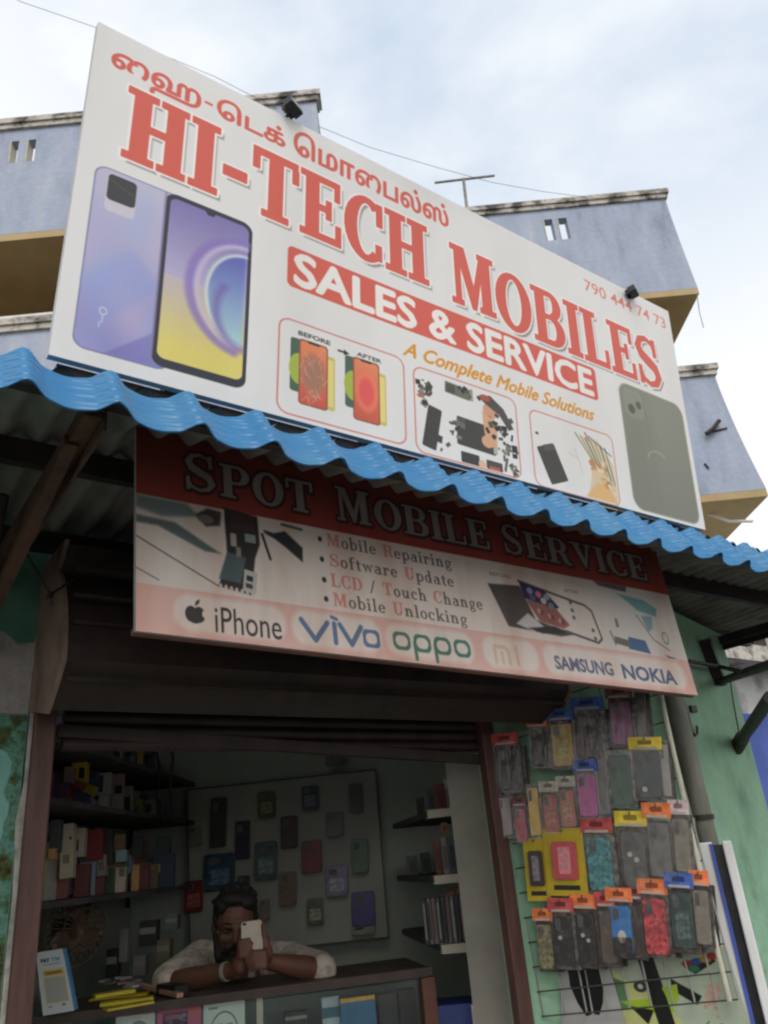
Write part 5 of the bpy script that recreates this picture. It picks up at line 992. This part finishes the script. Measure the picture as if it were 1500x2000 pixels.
# ------------------------------------------------------------------ display sheet with handset cases on the back wall
t = thing('display_sheet', 'pale display sheet with a dark rim hung on the back wall behind the man', 'board', at_b(660, 1850, 4.17))
q = [at_b(x, y, 4.2) for x, y in ((366, 1543), (733, 1503), (759, 1830), (372, 1872))]; b = MB(); b.prism(q, HD * .012); b.build('sheet', mat('pale display sheet paint', (.37, .37, .325), .7, (.31, .31, .27), 4), t)
b = MB()
for k in range(4): b.bar(q[k] - HD * .004, q[(k + 1) % 4] - HD * .004, .006, .012, tuple(HD))
b.build('rim', mat('grey rim tape', (.12, .12, .105), .7), t)
cases = [(290, 590, 72, 225, 'olive black', (.06, .065, .045), 'tall', 'far left of the display sheet'), (185, 655, 55, 90, 'bone', (.27, .26, .22), 'small', 'left of the tall olive black case'), (400, 670, 66, 170, 'ink blue', (.035, .03, .06), 'tall', 'above the hair of the man'), (508, 510, 75, 120, 'olive', (.10, .11, .05), 'patterned', 'at the top of the display sheet'), (705, 480, 74, 110, 'navy and white', (.07, .08, .12), 'patterned', 'top middle of the display sheet'),
 (910, 480, 58, 130, 'ash grey', (.11, .11, .11), 'slim', 'top right of the display sheet'), (610, 635, 74, 145, 'dark wine', (.075, .03, .04), 'glossy', 'under the olive patterned case'), (815, 600, 74, 110, 'dove grey', (.15, .15, .15), 'plain', 'under the gap between the navy and ash cases'), (505, 765, 100, 170, 'sea green', (.09, .13, .12), 'wide', 'left of the cherry red case'), (295, 815, 140, 165, 'petrol blue', (.04, .09, .13), 'wide', 'just above the head of the man'),
 (712, 745, 88, 145, 'cherry red', (.24, .03, .035), 'glossy', 'in the middle of the display sheet'), (930, 742, 74, 150, 'fir green', (.05, .15, .07), 'plain', 'right side of the display sheet'), (605, 890, 74, 150, 'tan', (.22, .16, .10), 'rounded', 'below the dark wine case'), (825, 855, 98, 135, 'lilac and white', (.24, .20, .34), 'patterned', 'left of the fir green case'), (945, 980, 105, 150, 'royal indigo', (.07, .05, .22), 'dark', 'lowest on the right of the display sheet'),
 (728, 992, 74, 115, 'sage', (.17, .17, .12), 'patterned', 'low in the middle of the display sheet'), (180, 925, 84, 140, 'poppy red', (.22, .035, .03), 'printed', 'left of the head of the man'), (405, 880, 54, 95, 'moss black', (.06, .065, .05), 'small', 'right of the petrol blue case'), (820, 300, 90, 70, 'fog grey', (.14, .15, .14), 'faint', 'alone above the display sheet'), (500, 985, 40, 90, 'rosy white', (.28, .21, .18), 'narrow', 'beside the raised phone of the man'), (945, 1080, 105, 36, 'beige', (.28, .26, .21), 'flat', 'beneath the royal indigo case')]
for zx, zy, zw, zh, cn, cc, kind, where in cases:
    x, y, w, h = 300 + zx * .4333, 1350 + zy * .4333, zw * .4333, zh * .4333; c = at_b(x, y, 4.17); k = (at_b(x + 10, y, 4.17) - c).length / 10; ez = (UP + RT * .03).normalized(); W_, H_ = w * k, h * k * .93
    tt = thing('hanging_case', f'{kind} {cn} case hanging {where}', 'phone case', c - UP * H_ / 2, 'handset cases on the back wall')
    b = MB(); b.rrect(c, RT, ez, W_, H_, min(W_, H_) * .12, HD * .014); b.build('case_back', C(cn + ' case', cc, rough=.3, c2=tuple(v * .55 for v in cc), scale=40 if kind in ('patterned', 'printed', 'wide') else 12), tt, bevel=.002)
    b = MB(); b.rrect(c + ez * H_ * .3 - RT * W_ * .18 - HD * .002, RT, ez, W_ * .36, H_ * .2, W_ * .08, HD * .002); b.build('camera_cutout', C('cutout grey', tuple(.12 for v in cc)), tt)
    if kind in ('patterned', 'printed', 'wide'): b = MB(); b.rrect(c - ez * H_ * .12 - HD * .002, RT, ez, W_ * .66, H_ * .42, W_ * .1, HD * .002); b.build('picture', C(cn + ' picture', tuple(min(.5, v * 2.4 + .06) for v in cc), c2=tuple(v * .7 for v in cc), scale=60), tt)

# ------------------------------------------------------------------ wire rack of handset cases by the right jamb
G0, G1 = at_r(960, 1650, 2.80), at_r(1345, 1650, 2.66); GX = (G1 - G0); GX.z = 0; GX.normalize(); GN = Vector((-GX.y, GX.x, 0)); GN = GN if GN.dot(EYE - G0) < 0 else -GN; GN = -GN   # towards the street
GN = GN if GN.dot(EYE - G0) > 0 else -GN
def gp(x, y, off=0.0): return on_plane(x, y, G0 + GN * off, GN)
rk = thing('wire_rack', 'white wire rack crammed with packed handset cases on the green wall', 'rack', (*gp(1180, 1990).xy, 1.2))
m_wire = C('dull white wire', (.30, .31, .28), rough=.45); m_wdark = C('dark wire', (.06, .06, .055), rough=.45)
quad = [(955, 1408), (1275, 1300), (1442, 1952), (1062, 1985)]
def gq(u, v, off=0):
    x = (quad[0][0] * (1 - u) + quad[1][0] * u) * (1 - v) + (quad[3][0] * (1 - u) + quad[2][0] * u) * v; y = (quad[0][1] * (1 - u) + quad[1][1] * u) * (1 - v) + (quad[3][1] * (1 - u) + quad[2][1] * u) * v
    return gp(x, y, off)
for k in range(10): u = k / 9; b = MB(); b.tube([gq(u, 0), gq(u, 1)], .0030, 6); b.build('upright_wire', m_wire, rk)
for k in range(13): v = k / 12; b = MB(); b.tube([gq(-.01, v, .004), gq(1.0, v, .004)], .0022, 6); b.build('cross_wire', m_wdark, rk)
b = MB(); b.tube([gp(1278, 1300, .006), gp(1355, 1648, .006), gp(1402, 1860, .006), gp(1425, 1955, .006)], .0075, 8); b.build('edge_rail', C('cream rail', (.58, .56, .46)), rk)
# x, top, bottom, width, header colour, case colour, extra; pixels of the packed case as seen, depth of its stack
HC = {'red': (.42, .05, .05), 'orange': (.66, .16, .04), 'blue': (.04, .09, .34), 'yellow': (.62, .46, .03), 'maroon': (.16, .05, .05), 'pink': (.48, .38, .38), 'cream': (.46, .43, .36), 'none': None}
packs = [
 (990, 1436, 1540, 46, 'red', 'black', (.025, .025, .03), None, 'in row one next to the brown jamb'),
 (1052, 1404, 1492, 36, 'orange', 'charcoal', (.06, .055, .06), None, 'in row one left of the gold case'),
 (1097, 1388, 1494, 48, 'blue', 'gold', (.34, .22, .05), 'pic', 'in the middle of row one'),
 (1150, 1366, 1478, 58, 'blue', 'dusky brown', (.08, .05, .05), 'pic', 'in row one right of the gold case'),
 (1212, 1344, 1452, 48, 'maroon', 'purple', (.17, .05, .13), None, 'in row one with a purple base'),
 (1252, 1338, 1440, 24, 'none', 'clear taupe', (.16, .13, .11), None, 'narrow and last in row one'),
 (986, 1556, 1628, 30, 'none', 'pale pink', (.42, .34, .36), None, 'first in row two'),
 (1017, 1560, 1640, 26, 'maroon', 'red', (.26, .05, .07), None, 'small, second in row two'),
 (1043, 1535, 1630, 24, 'none', 'golden', (.44, .28, .05), None, 'thin and third in row two'),
 (1075, 1530, 1622, 34, 'cream', 'brick', (.26, .07, .05), 'pic', 'in row two right of the thin golden pack'),
 (1108, 1520, 1612, 34, 'cream', 'salmon brown', (.30, .10, .07), 'pic', 'in row two left of the magenta case'),
 (1146, 1488, 1592, 42, 'blue', 'magenta', (.30, .05, .20), None, 'in the middle of row two'),
 (1176, 1478, 1590, 28, 'none', 'clear grey', (.17, .18, .18), None, 'right of the magenta case'),
 (1212, 1470, 1572, 50, 'none', 'bottle green', (.03, .10, .06), None, 'left of the slate case'),
 (1264, 1444, 1556, 58, 'yellow', 'dark slate', (.05, .07, .075), 'dot', 'with one white spot in row two'),
 (1300, 1450, 1554, 18, 'none', 'frosted', (.42, .42, .38), None, 'at the end of row two'),
 (1047, 1642, 1752, 40, 'yellow', 'black on yellow', (.05, .03, .03), 'card', 'on a yellow card, left of the pair'),
 (1102, 1622, 1742, 70, 'yellow', 'red on yellow', (.34, .05, .06), 'card', 'on a yellow card, right of the pair'),
 (1170, 1602, 1738, 56, 'red', 'teal floral', (.05, .22, .25), 'floral', 'right of the yellow cards in row three'),
 (1237, 1588, 1730, 56, 'yellow', 'smoky', (.14, .15, .14), 'spots', 'in the middle of row three'),
 (1287, 1572, 1712, 50, 'orange', 'clear steel', (.20, .20, .20), None, 'near the end of row three'),
 (1330, 1566, 1702, 36, 'pink', 'clear sand', (.28, .26, .21), None, 'last in row three of clear packs'),
 (1064, 1778, 1890, 34, 'orange', 'speckled', (.20, .18, .10), 'speck', 'first in row four, speckled like stone'),
 (1100, 1758, 1886, 44, 'red', 'black camera', (.035, .035, .04), 'dot', 'second in row four'),
 (1144, 1750, 1884, 44, 'orange', 'jet black', (.03, .03, .034), 'spots', 'third in row four'),
 (1186, 1746, 1880, 34, 'red', 'clear brown', (.16, .12, .10), None, 'in row four left of the bright blue case'),
 (1213, 1738, 1864, 46, 'orange', 'bright blue', (.03, .14, .36), 'oval', 'with a white oval in row four'),
 (1246, 1732, 1866, 22, 'maroon', 'dark clear', (.07, .05, .05), None, 'thin and dark right of the bright blue case'),
 (1279, 1720, 1864, 52, 'orange', 'red floral', (.44, .06, .07), 'floral', 'left of the blue header in row four'),
 (1331, 1708, 1852, 50, 'blue', 'deep teal', (.05, .09, .09), 'pic', 'near the end of row four'),
 (1370, 1704, 1844, 34, 'orange', 'clear linen', (.30, .27, .23), None, 'last in row four by the white channel'),
]
def dirs(x, y):
    z0 = gp(x, y); hx = gp(x + 10, y - 1.9) - z0; return z0, hx.normalized(), hx.length / 10.2
m_flor = {}
for k, (x, y0, y1, w, hc, cn, cc, ex_, where) in enumerate(packs):
    row_slant = .0
    sat = 1.6 if max(cc) - min(cc) > .08 else .8; cc = tuple(min(.7, v * sat) for v in cc)
    off = .030 + .004 * (k % 3); T = gp(x - (y1 - y0) * .05, y0 - 4, off); B = gp(x + (y1 - y0) * .055, y1 + 8, off); _, hx, kk = dirs(x, (y0 + y1) / 2)
    ez = (T - B); Hh = ez.length; ez.normalize(); exx = (GX - ez * GX.dot(ez)); exx = (exx + UP * random.uniform(-.06, .09)).normalized(); exx = (exx - ez * exx.dot(ez)).normalized(); ny = exx.cross(ez); ny = ny if ny.dot(GN) > 0 else -ny
    Wd = w * kk * 1.10; c = (T + B) / 2
    hname = {'none': 'clear pack with no header', 'cream': 'cream headed pack', 'pink': 'pink headed pack'}.get(hc, hc + ' headed pack')
    art_ = {'card': 'card'}.get(ex_)
    t = thing('case_packet', f'{"pack" if art_ else hname.replace("headed pack", "topped pack")} of {cn} case {where}', 'phone case', (*c.xy, B.z), 'packed cases on the wire rack')
    hh = .20 * Hh if hc not in ('none',) and not art_ else 0
    if art_:
        b = MB(); b.obox(c - ny * .008, exx * Wd / 2, ny * .003, ez * Hh / 2); b.build('backing_card', C('yellow pack stock', (.60, .44, .02)), t)
        b = MB(); b.rrect(c + ez * Hh * .02 + exx * Wd * .02, exx, ez, Wd * .62, Hh * .56, Wd * .08, ny * .008); b.build('case', C(cn + ' shell', cc, rough=.25), t, bevel=.001)
        b = MB(); b.rrect(c + ez * Hh * .02 + exx * Wd * .02 + ny * .0085, exx, ez, Wd * .30, Hh * .40, Wd * .05, ny * .001); b.build('printed_window', C(cn + ' gleam', tuple(min(1, v * 2 + .08) for v in cc), scale=60, c2=(.3, .28, .3)), t)  # lighter mottled plate over the case shell
        b = MB(); b.obox(c - ez * Hh * .38 - ny * .0045, exx * Wd * .32, ny * .001, ez * Hh * .035); b.build('printed_line', blk, t)
        b = MB(); b.tube([c + ez * Hh * .46 - ny * .03, c + ez * Hh * .46 + ny * .012, c + ez * Hh * .485 + ny * .016], .0025, 6); b.build('hook', m_galv, t); continue
    if hh:
        b = MB(); b.obox(c + ez * (Hh / 2 - hh / 2), exx * Wd / 2, ny * .006, ez * hh / 2); h_ = b.build('header_card', C(hc + ' header stock', HC[hc], c2=tuple(min(1, v * 1.5 + .04) for v in HC[hc]), scale=30), t)
        b = MB(); b.obox(c + ez * (Hh / 2 - hh * .88) + ny * .0062, exx * Wd * .36, ny * .0006, ez * hh * .08); b.build('white_stripe', C('header stripe', (.5, .48, .44)), t)
        b = MB(); b.rrect(c + ez * (Hh / 2 - hh * .42) + ny * .0062, exx, ez, Wd * .42, hh * .34, hh * .1, ny * .0006); b.build('header_mark', C(hc + ' header mark', tuple(v * .45 for v in HC[hc])), t)
    bh = Hh - hh; bc = c - ez * hh / 2
    layers = 3 if w > 30 else 2
    for j in range(3): b = MB(); b.rrect(bc - ny * (.016 + .011 * j) + exx * Wd * (.05 + .075 * j) * random.uniform(.5, 1.2) - ez * random.uniform(-.004, .006), exx, ez, Wd * .98, bh * .99, .004, ny * .006); b.build('stacked_pack', C('stacked clear pack %d' % ((k + j) % 5), ((.10, .09, .085), (.20, .18, .165), (.05, .048, .045), (.26, .245, .22), (.13, .085, .07))[(k + j) % 5], c2=(.05, .045, .04), scale=40, rough=.25), t)
    b = MB(); b.rrect(bc - ez * bh * .01 - ny * .004, exx, ez, Wd * .74, bh * .86, Wd * .11, ny * .008)
    mm = C(cn + ' shell', cc, rough=.3, **({'c2': tuple(v * .25 for v in cc), 'scale': 75, 'detail': 3} if ex_ in ('floral', 'speck') else {})); b.build('case', mm, t, bevel=.0015)
    b = MB(); b.rrect(bc + ez * bh * .28 - exx * Wd * .16 + ny * .0045, exx, ez, Wd * .22, bh * .2, Wd * .05, ny * .0015); b.build('lens_cutout', C('lens grey', (.10, .10, .105)), t)
    if ex_ == 'pic': b = MB(); b.rrect(bc - ez * bh * .10 + ny * .0045, exx, ez, Wd * .46, bh * .40, Wd * .08, ny * .001); b.build('picture', C(cn + ' picture', tuple(min(.6, v * 1.9 + .05) for v in cc), c2=tuple(v * .6 for v in cc), scale=70), t)
    if ex_ == 'oval': b = MB(); b.disc(bc - ez * bh * .12 + ny * .0045, exx, ez * 1.45, Wd * .15, ny * .001, 20); b.build('white_oval', C('oval white', (.62, .60, .55)), t); b = MB(); b.rrect(bc - ez * bh * .30 + ny * .0043, exx, ez, Wd * .72, bh * .34, Wd * .1, ny * .0012); b.build('dark_base', blk, t)
    if ex_ in ('dot', 'spots'):
        for j in range(1 if ex_ == 'dot' else 2): b = MB(); b.disc(bc + ez * bh * ((-.28 if cn == 'dark slate' else .05) - .08 * j) + exx * Wd * (-.12 + .2 * j) + ny * .0045, exx, ez, Wd * .075, ny * .0012, 16); b.build('pale_spot', C('spot white', (.50, .49, .45)), t)
    b = MB(); b.rrect(bc + ny * .0068, exx, ez, Wd, bh, .004, ny * .0008); b.build('polybag', m_bag, t)
    b = MB(); b.tube([c + ez * (Hh * .46) - ny * .04, c + ez * (Hh * .46) + ny * .010, c + ez * (Hh * .49) + ny * .014], .0022, 6); b.build('hook', m_galv, t)
# posters on the wall below the rack
def wall_poster(corners, art, label, off):
    im_ = art(); Q = [gp(x, y, off) for x, y in corners]; t = thing('wall_poster', label, 'poster', (Q[2] + Q[3]) / 2)
    panel('printed_sheet', Q, print_mat(im_.name, im_, .45, (.85, .84, .8), .1), m_side, t, .003, (4, 4))
wall_poster(((1092, 1886), (1186, 1874), (1236, 2050), (1100, 2060)), draw_phone_poster, 'white poster with a black butterfly shape and one printed word under the rack', -.02)
wall_poster(((1187, 1870), (1418, 1848), (1480, 2050), (1237, 2056)), draw_flex_poster, 'pale green and black tools poster below the right half of the rack', -.028)

# ------------------------------------------------------------------ the man leaning on the counter, looking at his phone
def blob(name, prims, mats, parent, voxel=.006, smooth=4, sm_fac=.5):
    V_, F_ = [], []
    def sph(c, r, mtx=None, seg=14):
        m_ = Matrix.Translation(c)
        if isinstance(r, (tuple, list)): m_ = m_ @ (Matrix.Translation((0, 0, 0)) if mtx is None else mtx.to_3x3().to_4x4()) @ Matrix.Diagonal((*r, 1))
        else: m_ = m_ @ Matrix.Diagonal((r, r, r, 1))
        A = np.array(m_); o = len(V_); nr = 9; pts = [(0, 0, 1)] + [(math.sin(math.pi * i / nr) * math.cos(2 * math.pi * j / seg), math.sin(math.pi * i / nr) * math.sin(2 * math.pi * j / seg), math.cos(math.pi * i / nr)) for i in range(1, nr) for j in range(seg)] + [(0, 0, -1)]
        P = np.array(pts) @ A[:3, :3].T + A[:3, 3]; V_.extend(map(tuple, P)); last = o + len(pts) - 1
        for j in range(seg):
            F_.append((o, o + 1 + j, o + 1 + (j + 1) % seg)); F_.append((last, last - seg + (j + 1) % seg, last - seg + j))
            for i in range(nr - 2): p0 = o + 1 + i * seg; F_.append((p0 + j, p0 + seg + j, p0 + seg + (j + 1) % seg, p0 + (j + 1) % seg))
    for p in prims:
        if p[0] == 'ell': sph(Vector(p[1]), p[2], p[3] if len(p) > 3 else None, 20)
        else:
            _, a, b_, ra, rb = p; a, b_ = Vector(a), Vector(b_); n = max(2, int((b_ - a).length / (min(ra, rb) * .45)))
            for k in range(n + 1): t_ = k / n; sph(a.lerp(b_, t_), ra + (rb - ra) * t_)
    me = bpy.data.meshes.new(name); me.from_pydata(V_, [], F_); me.update(); tmp = bpy.data.objects.new(name, me); COL.objects.link(tmp)
    rm = tmp.modifiers.new('r', 'REMESH'); rm.mode = 'VOXEL'; rm.voxel_size = voxel
    sm = tmp.modifiers.new('s', 'SMOOTH'); sm.iterations = smooth; sm.factor = sm_fac
    bpy.context.view_layer.update(); m2 = bpy.data.meshes.new_from_object(tmp.evaluated_get(bpy.context.evaluated_depsgraph_get()))
    bpy.data.objects.remove(tmp); bpy.data.meshes.remove(me)
    off = parent_loc(parent); m2.transform(Matrix.Translation(-off)); m2.materials.clear()
    for m in (mats if isinstance(mats, list) else [mats]): m2.materials.append(m)
    m2.polygons.foreach_set('use_smooth', [True] * len(m2.polygons)); m2.polygons.foreach_set('material_index', [0] * len(m2.polygons)); m2.name = name
    o = bpy.data.objects.new(name, m2); COL.objects.link(o); o.parent = parent; return o
m_skin = mat('brown skin', (.165, .075, .048), .55, (.13, .056, .036), 9); m_hair = mat('black hair', (.010, .009, .009), .6, (.02, .018, .016), 60, .5, 160)
m_shirt = mat('cream patterned shirt', (.60, .53, .44), .85, (.38, .33, .28), 26, .35, 30, lo=.48, hi=.6)
hc_ = at_b(459, 1806, 3.10)
man = thing('person', 'bearded man in a cream shirt leaning on the counter looking at his phone', 'person', Vector((*at_b(470, 1930, 3.30).xy, .18)))
yaw = R(14); pit = R(-12)
Hm = (Matrix.Rotation(yaw, 4, 'Z') @ Matrix((RT, HD, UP)).transposed().to_4x4() @ Matrix.Rotation(pit * -1, 4, 'X') @ Matrix.Rotation(R(3), 4, 'Y'))
def hp(x, y, z): return hc_ + Hm.to_3x3() @ Vector((x, y, z))       # head frame: right, away from the street, up
shL, shR = at_b(393, 1868, 3.34), at_b(566, 1872, 3.34)               # shoulders, by their place in the picture
neck = at_b(452, 1880, 3.24)
elL, elR = at_b(322, 1924, 3.06), at_b(634, 1897, 3.08); haL, haR = at_b(462, 1893, 2.93), at_b(514, 1876, 2.96)
ph = at_b(492, 1830, 2.90)
pex = (at_b(512, 1806, 2.90) - at_b(475, 1811, 2.89)).normalized(); pez = (at_b(475, 1808, 2.90) - at_b(474, 1856, 2.885)); pez = (pez - pex * pez.dot(pex)).normalized(); pny = pex.cross(pez); pny = pny if pny.dot(HD) < 0 else -pny
PW, PH_ = .068, .095
def ppt(u, v, n=0): return ph + pex * u + pez * v + pny * n           # on the phone: across, up, towards the street
body = [('ell', hp(0, .012, .030), (.071, .092, .082), Hm), ('ell', hp(0, -.020, -.040), (.058, .066, .072), Hm), ('ell', hp(0, -.035, -.082), (.036, .042, .030), Hm), ('ell', hp(0, -.072, .018), (.050, .018, .012), Hm),
  ('cap', hp(0, -.082, .012), hp(0, -.104, -.024), .009, .013), ('ell', hp(-.012, -.094, -.026), (.008, .010, .008), Hm), ('ell', hp(.012, -.094, -.026), (.008, .010, .008), Hm), ('ell', hp(-.034, -.066, -.022), (.022, .018, .018), Hm), ('ell', hp(.034, -.066, -.022), (.022, .018, .018), Hm),
  ('ell', hp(0, -.080, -.050), (.022, .012, .009), Hm), ('ell', hp(-.073, .012, -.008), (.009, .020, .030), Hm), ('ell', hp(.073, .012, -.008), (.009, .020, .030), Hm),
  ('cap', hp(0, .02, -.06), neck + UP * .0, .052, .058), ('cap', neck, (shL + shR) / 2 - UP * .12, .06, .11), ('ell', (shL + shR) / 2 - UP * .16 + HD * .03, (.15, .09, .15), Matrix((RT, HD, UP)).transposed().to_4x4())]
for sh_, el, ha in ((shL, elL, haL), (shR, elR, haR)):
    body += [('cap', (shL + shR) / 2 - UP * .03, sh_ - UP * .02, .07, .062), ('cap', sh_ - UP * .02, el, .050, .039), ('cap', el, el.lerp(ha, .35), .038, .038), ('cap', el.lerp(ha, .35), ha, .038, .024)]
# hands: a palm each, four fingers and a thumb closed round the phone
pl = haL.lerp(ppt(-PW * .5, -PH_ * .62, -.012), .62); body += [('cap', haL, pl, .028, .026), ('cap', pl - pez * .01, ppt(-PW * .52, -.035, -.016), .023, .016)]
for k, (v, ln, r_) in enumerate(((-.010, .026, .0075), (-.025, .034, .008), (-.040, .030, .0078), (-.053, .022, .0072))):
    a = ppt(-PW * .58, v - .004, -.006); m_ = ppt(-PW * .5 - .006, v, .009); e_ = ppt(-PW * .5 + ln, v + .004, .0095); body += [('cap', ppt(-PW * .6, v - .012, -.02), a, .011, .010), ('cap', a, m_, .010, r_), ('cap', m_, e_, r_, r_ * .82)]
body += [('cap', pl, ppt(-PW * .52, .005, -.018), .014, .011), ('cap', ppt(-PW * .52, .005, -.018), ppt(-PW * .25, .020, -.016), .010, .008)]
pr_ = haR.lerp(ppt(PW * .62, -PH_ * .42, -.008), .75); body += [('cap', haR, pr_, .027, .027), ('cap', pr_, ppt(PW * .60, -.012, -.012), .025, .017)]
for k, (v, ln) in enumerate(((-.050, .050), (-.064, .054), (-.078, .048), (-.091, .038))):
    a = ppt(PW * .56, v, .010); e_ = ppt(PW * .5 - ln * .55, v + .002, .016); e2 = ppt(PW * .5 - ln, v - .004, .006); body += [('cap', pr_, a, .013, .010), ('cap', a, e_, .0098, .0088), ('cap', e_, e2, .0088, .0075)]
body += [('cap', pr_, ppt(PW * .60, .006, .002), .014, .011), ('cap', ppt(PW * .60, .006, .002), ppt(PW * .54, .030, .0035), .0105, .008)]
blob('body', body, m_skin, man, .0042, 5)
hair = [('ell', hp(0, .026, .044), (.080, .094, .080), Hm), ('ell', hp(-.01, -.040, .094), (.052, .035, .024), Hm), ('ell', hp(.035, -.03, .082), (.04, .04, .026), Hm), ('ell', hp(-.05, -.02, .072), (.03, .045, .032), Hm), ('cap', hp(-.072, -.012, .03), hp(-.070, -.012, .000), .010, .006), ('cap', hp(.072, -.012, .03), hp(.070, -.012, .000), .010, .006), ('ell', hp(0, .066, -.005), (.062, .05, .055), Hm)]
g = random.Random(12)
for _ in range(46): a, e_ = g.uniform(0, 6.28), g.uniform(.25, 1.5); d_ = Vector((math.cos(a) * math.cos(e_) * .078, math.sin(a) * math.cos(e_) * .09 + .026, math.sin(e_) * .078 + .046)); hair.append(('ell', hp(*d_), (.014, .014, .010), Hm)) if d_.y > -.02 or d_.z > .105 else None
blob('hair', hair, m_hair, man, .0042, 2)
beard = [('ell', hp(0, -.052, -.098), (.044, .042, .034), Hm), ('ell', hp(0, -.060, -.122), (.032, .032, .024), Hm), ('cap', hp(-.066, -.008, -.030), hp(-.050, -.038, -.088), .011, .019), ('cap', hp(.066, -.008, -.030), hp(.050, -.038, -.088), .011, .019), ('cap', hp(-.026, -.082, -.062), hp(0, -.094, -.041), .008, .008), ('cap', hp(.026, -.082, -.062), hp(0, -.094, -.041), .008, .008), ('cap', hp(-.03, -.07, -.06), hp(-.03, -.06, -.092), .012, .016), ('cap', hp(.03, -.07, -.06), hp(.03, -.06, -.092), .012, .016)]
blob('beard', beard, m_hair, man, .0042, 3)
for sgn in (-1, 1):
    b = MB(); b.tube([hp(sgn * .047, -.070, .020), hp(sgn * .030, -.083, .027), hp(sgn * .014, -.085, .022)], [.003, .0045, .003], 8); b.build('eyebrow', m_hair, man, smooth=True)
    blob('eye', [('ell', hp(sgn * .030, -.076, .000), (.013, .009, .005), Hm)], C('dark eye', (.05, .04, .035), rough=.2), man, .0018, 2)
TM = Matrix((RT, HD, UP)).transposed().to_4x4(); mid = (shL + shR) / 2
shirt = [('ell', mid - UP * .17 + HD * .03, (.185, .115, .20), TM), ('cap', mid - UP * .03 + HD * .02, shL - UP * .02, .088, .078), ('cap', mid - UP * .03 + HD * .02, shR - UP * .02, .088, .078), ('ell', mid - UP * .30 + HD * .03, (.175, .115, .18), TM),
   ('cap', shL - UP * .02, shL.lerp(elL, .88), .076, .062), ('cap', shR - UP * .02, shR.lerp(elR, .88), .074, .058), ('cap', elR.lerp(shR, .12), elR.lerp(haR, .05), .056, .053), ('cap', elL.lerp(shL, .12), elL.lerp(haL, .06), .056, .053), ('cap', neck - RT * .070 - UP * .035, mid - UP * .10 - HD * .10 - RT * .03, .020, .02), ('cap', neck + RT * .070 - UP * .035, mid - UP * .10 - HD * .10 + RT * .03, .020, .02)]
blob('shirt', shirt, m_shirt, man, .006, 4)
tee = [('ell', mid - UP * .17 - HD * .055, (.062, .055, .14), TM)]
blob('undershirt', tee, mat('grey vest', (.30, .31, .33), .9, (.20, .21, .24), 20), man, .006, 3)
w_ = elL.lerp(haL, .86); ax_ = (haL - elL).normalized(); b = MB(); b.tube([w_ - ax_ * .006, w_ + ax_ * .006], .0295, 18); b.build('wrist_band', C('pale thread', (.40, .36, .34)), man, smooth=True)
pt_ = thing('phone', 'pale gold handset held up in front of the face of the man', 'phone', ppt(0, -PH_ / 2))
b = MB(); b.rrect(ph - pny * .004, pex, pez, PW, PH_, .008, pny * .008); b.build('back_cover', C('champagne metal', (.58, .50, .42), rough=.35), pt_, bevel=.0012)
b = MB(); b.rrect(ppt(-PW * .34, PH_ * .42, .0042), pex, pez, .013, .007, .003, pny * .0012); b.build('camera', blk, pt_)
b = MB(); q0, q1 = at_z(318, 1931, ZC + .018), at_z(356, 1935, ZC + .018); b.bar(q0, q1, .05, .034); tag(b.build('wallet', C('black leather', (.012, .014, .016), rough=.5), bevel=.004), 'black wallet lying on the counter under the right forearm of the man', 'wallet')
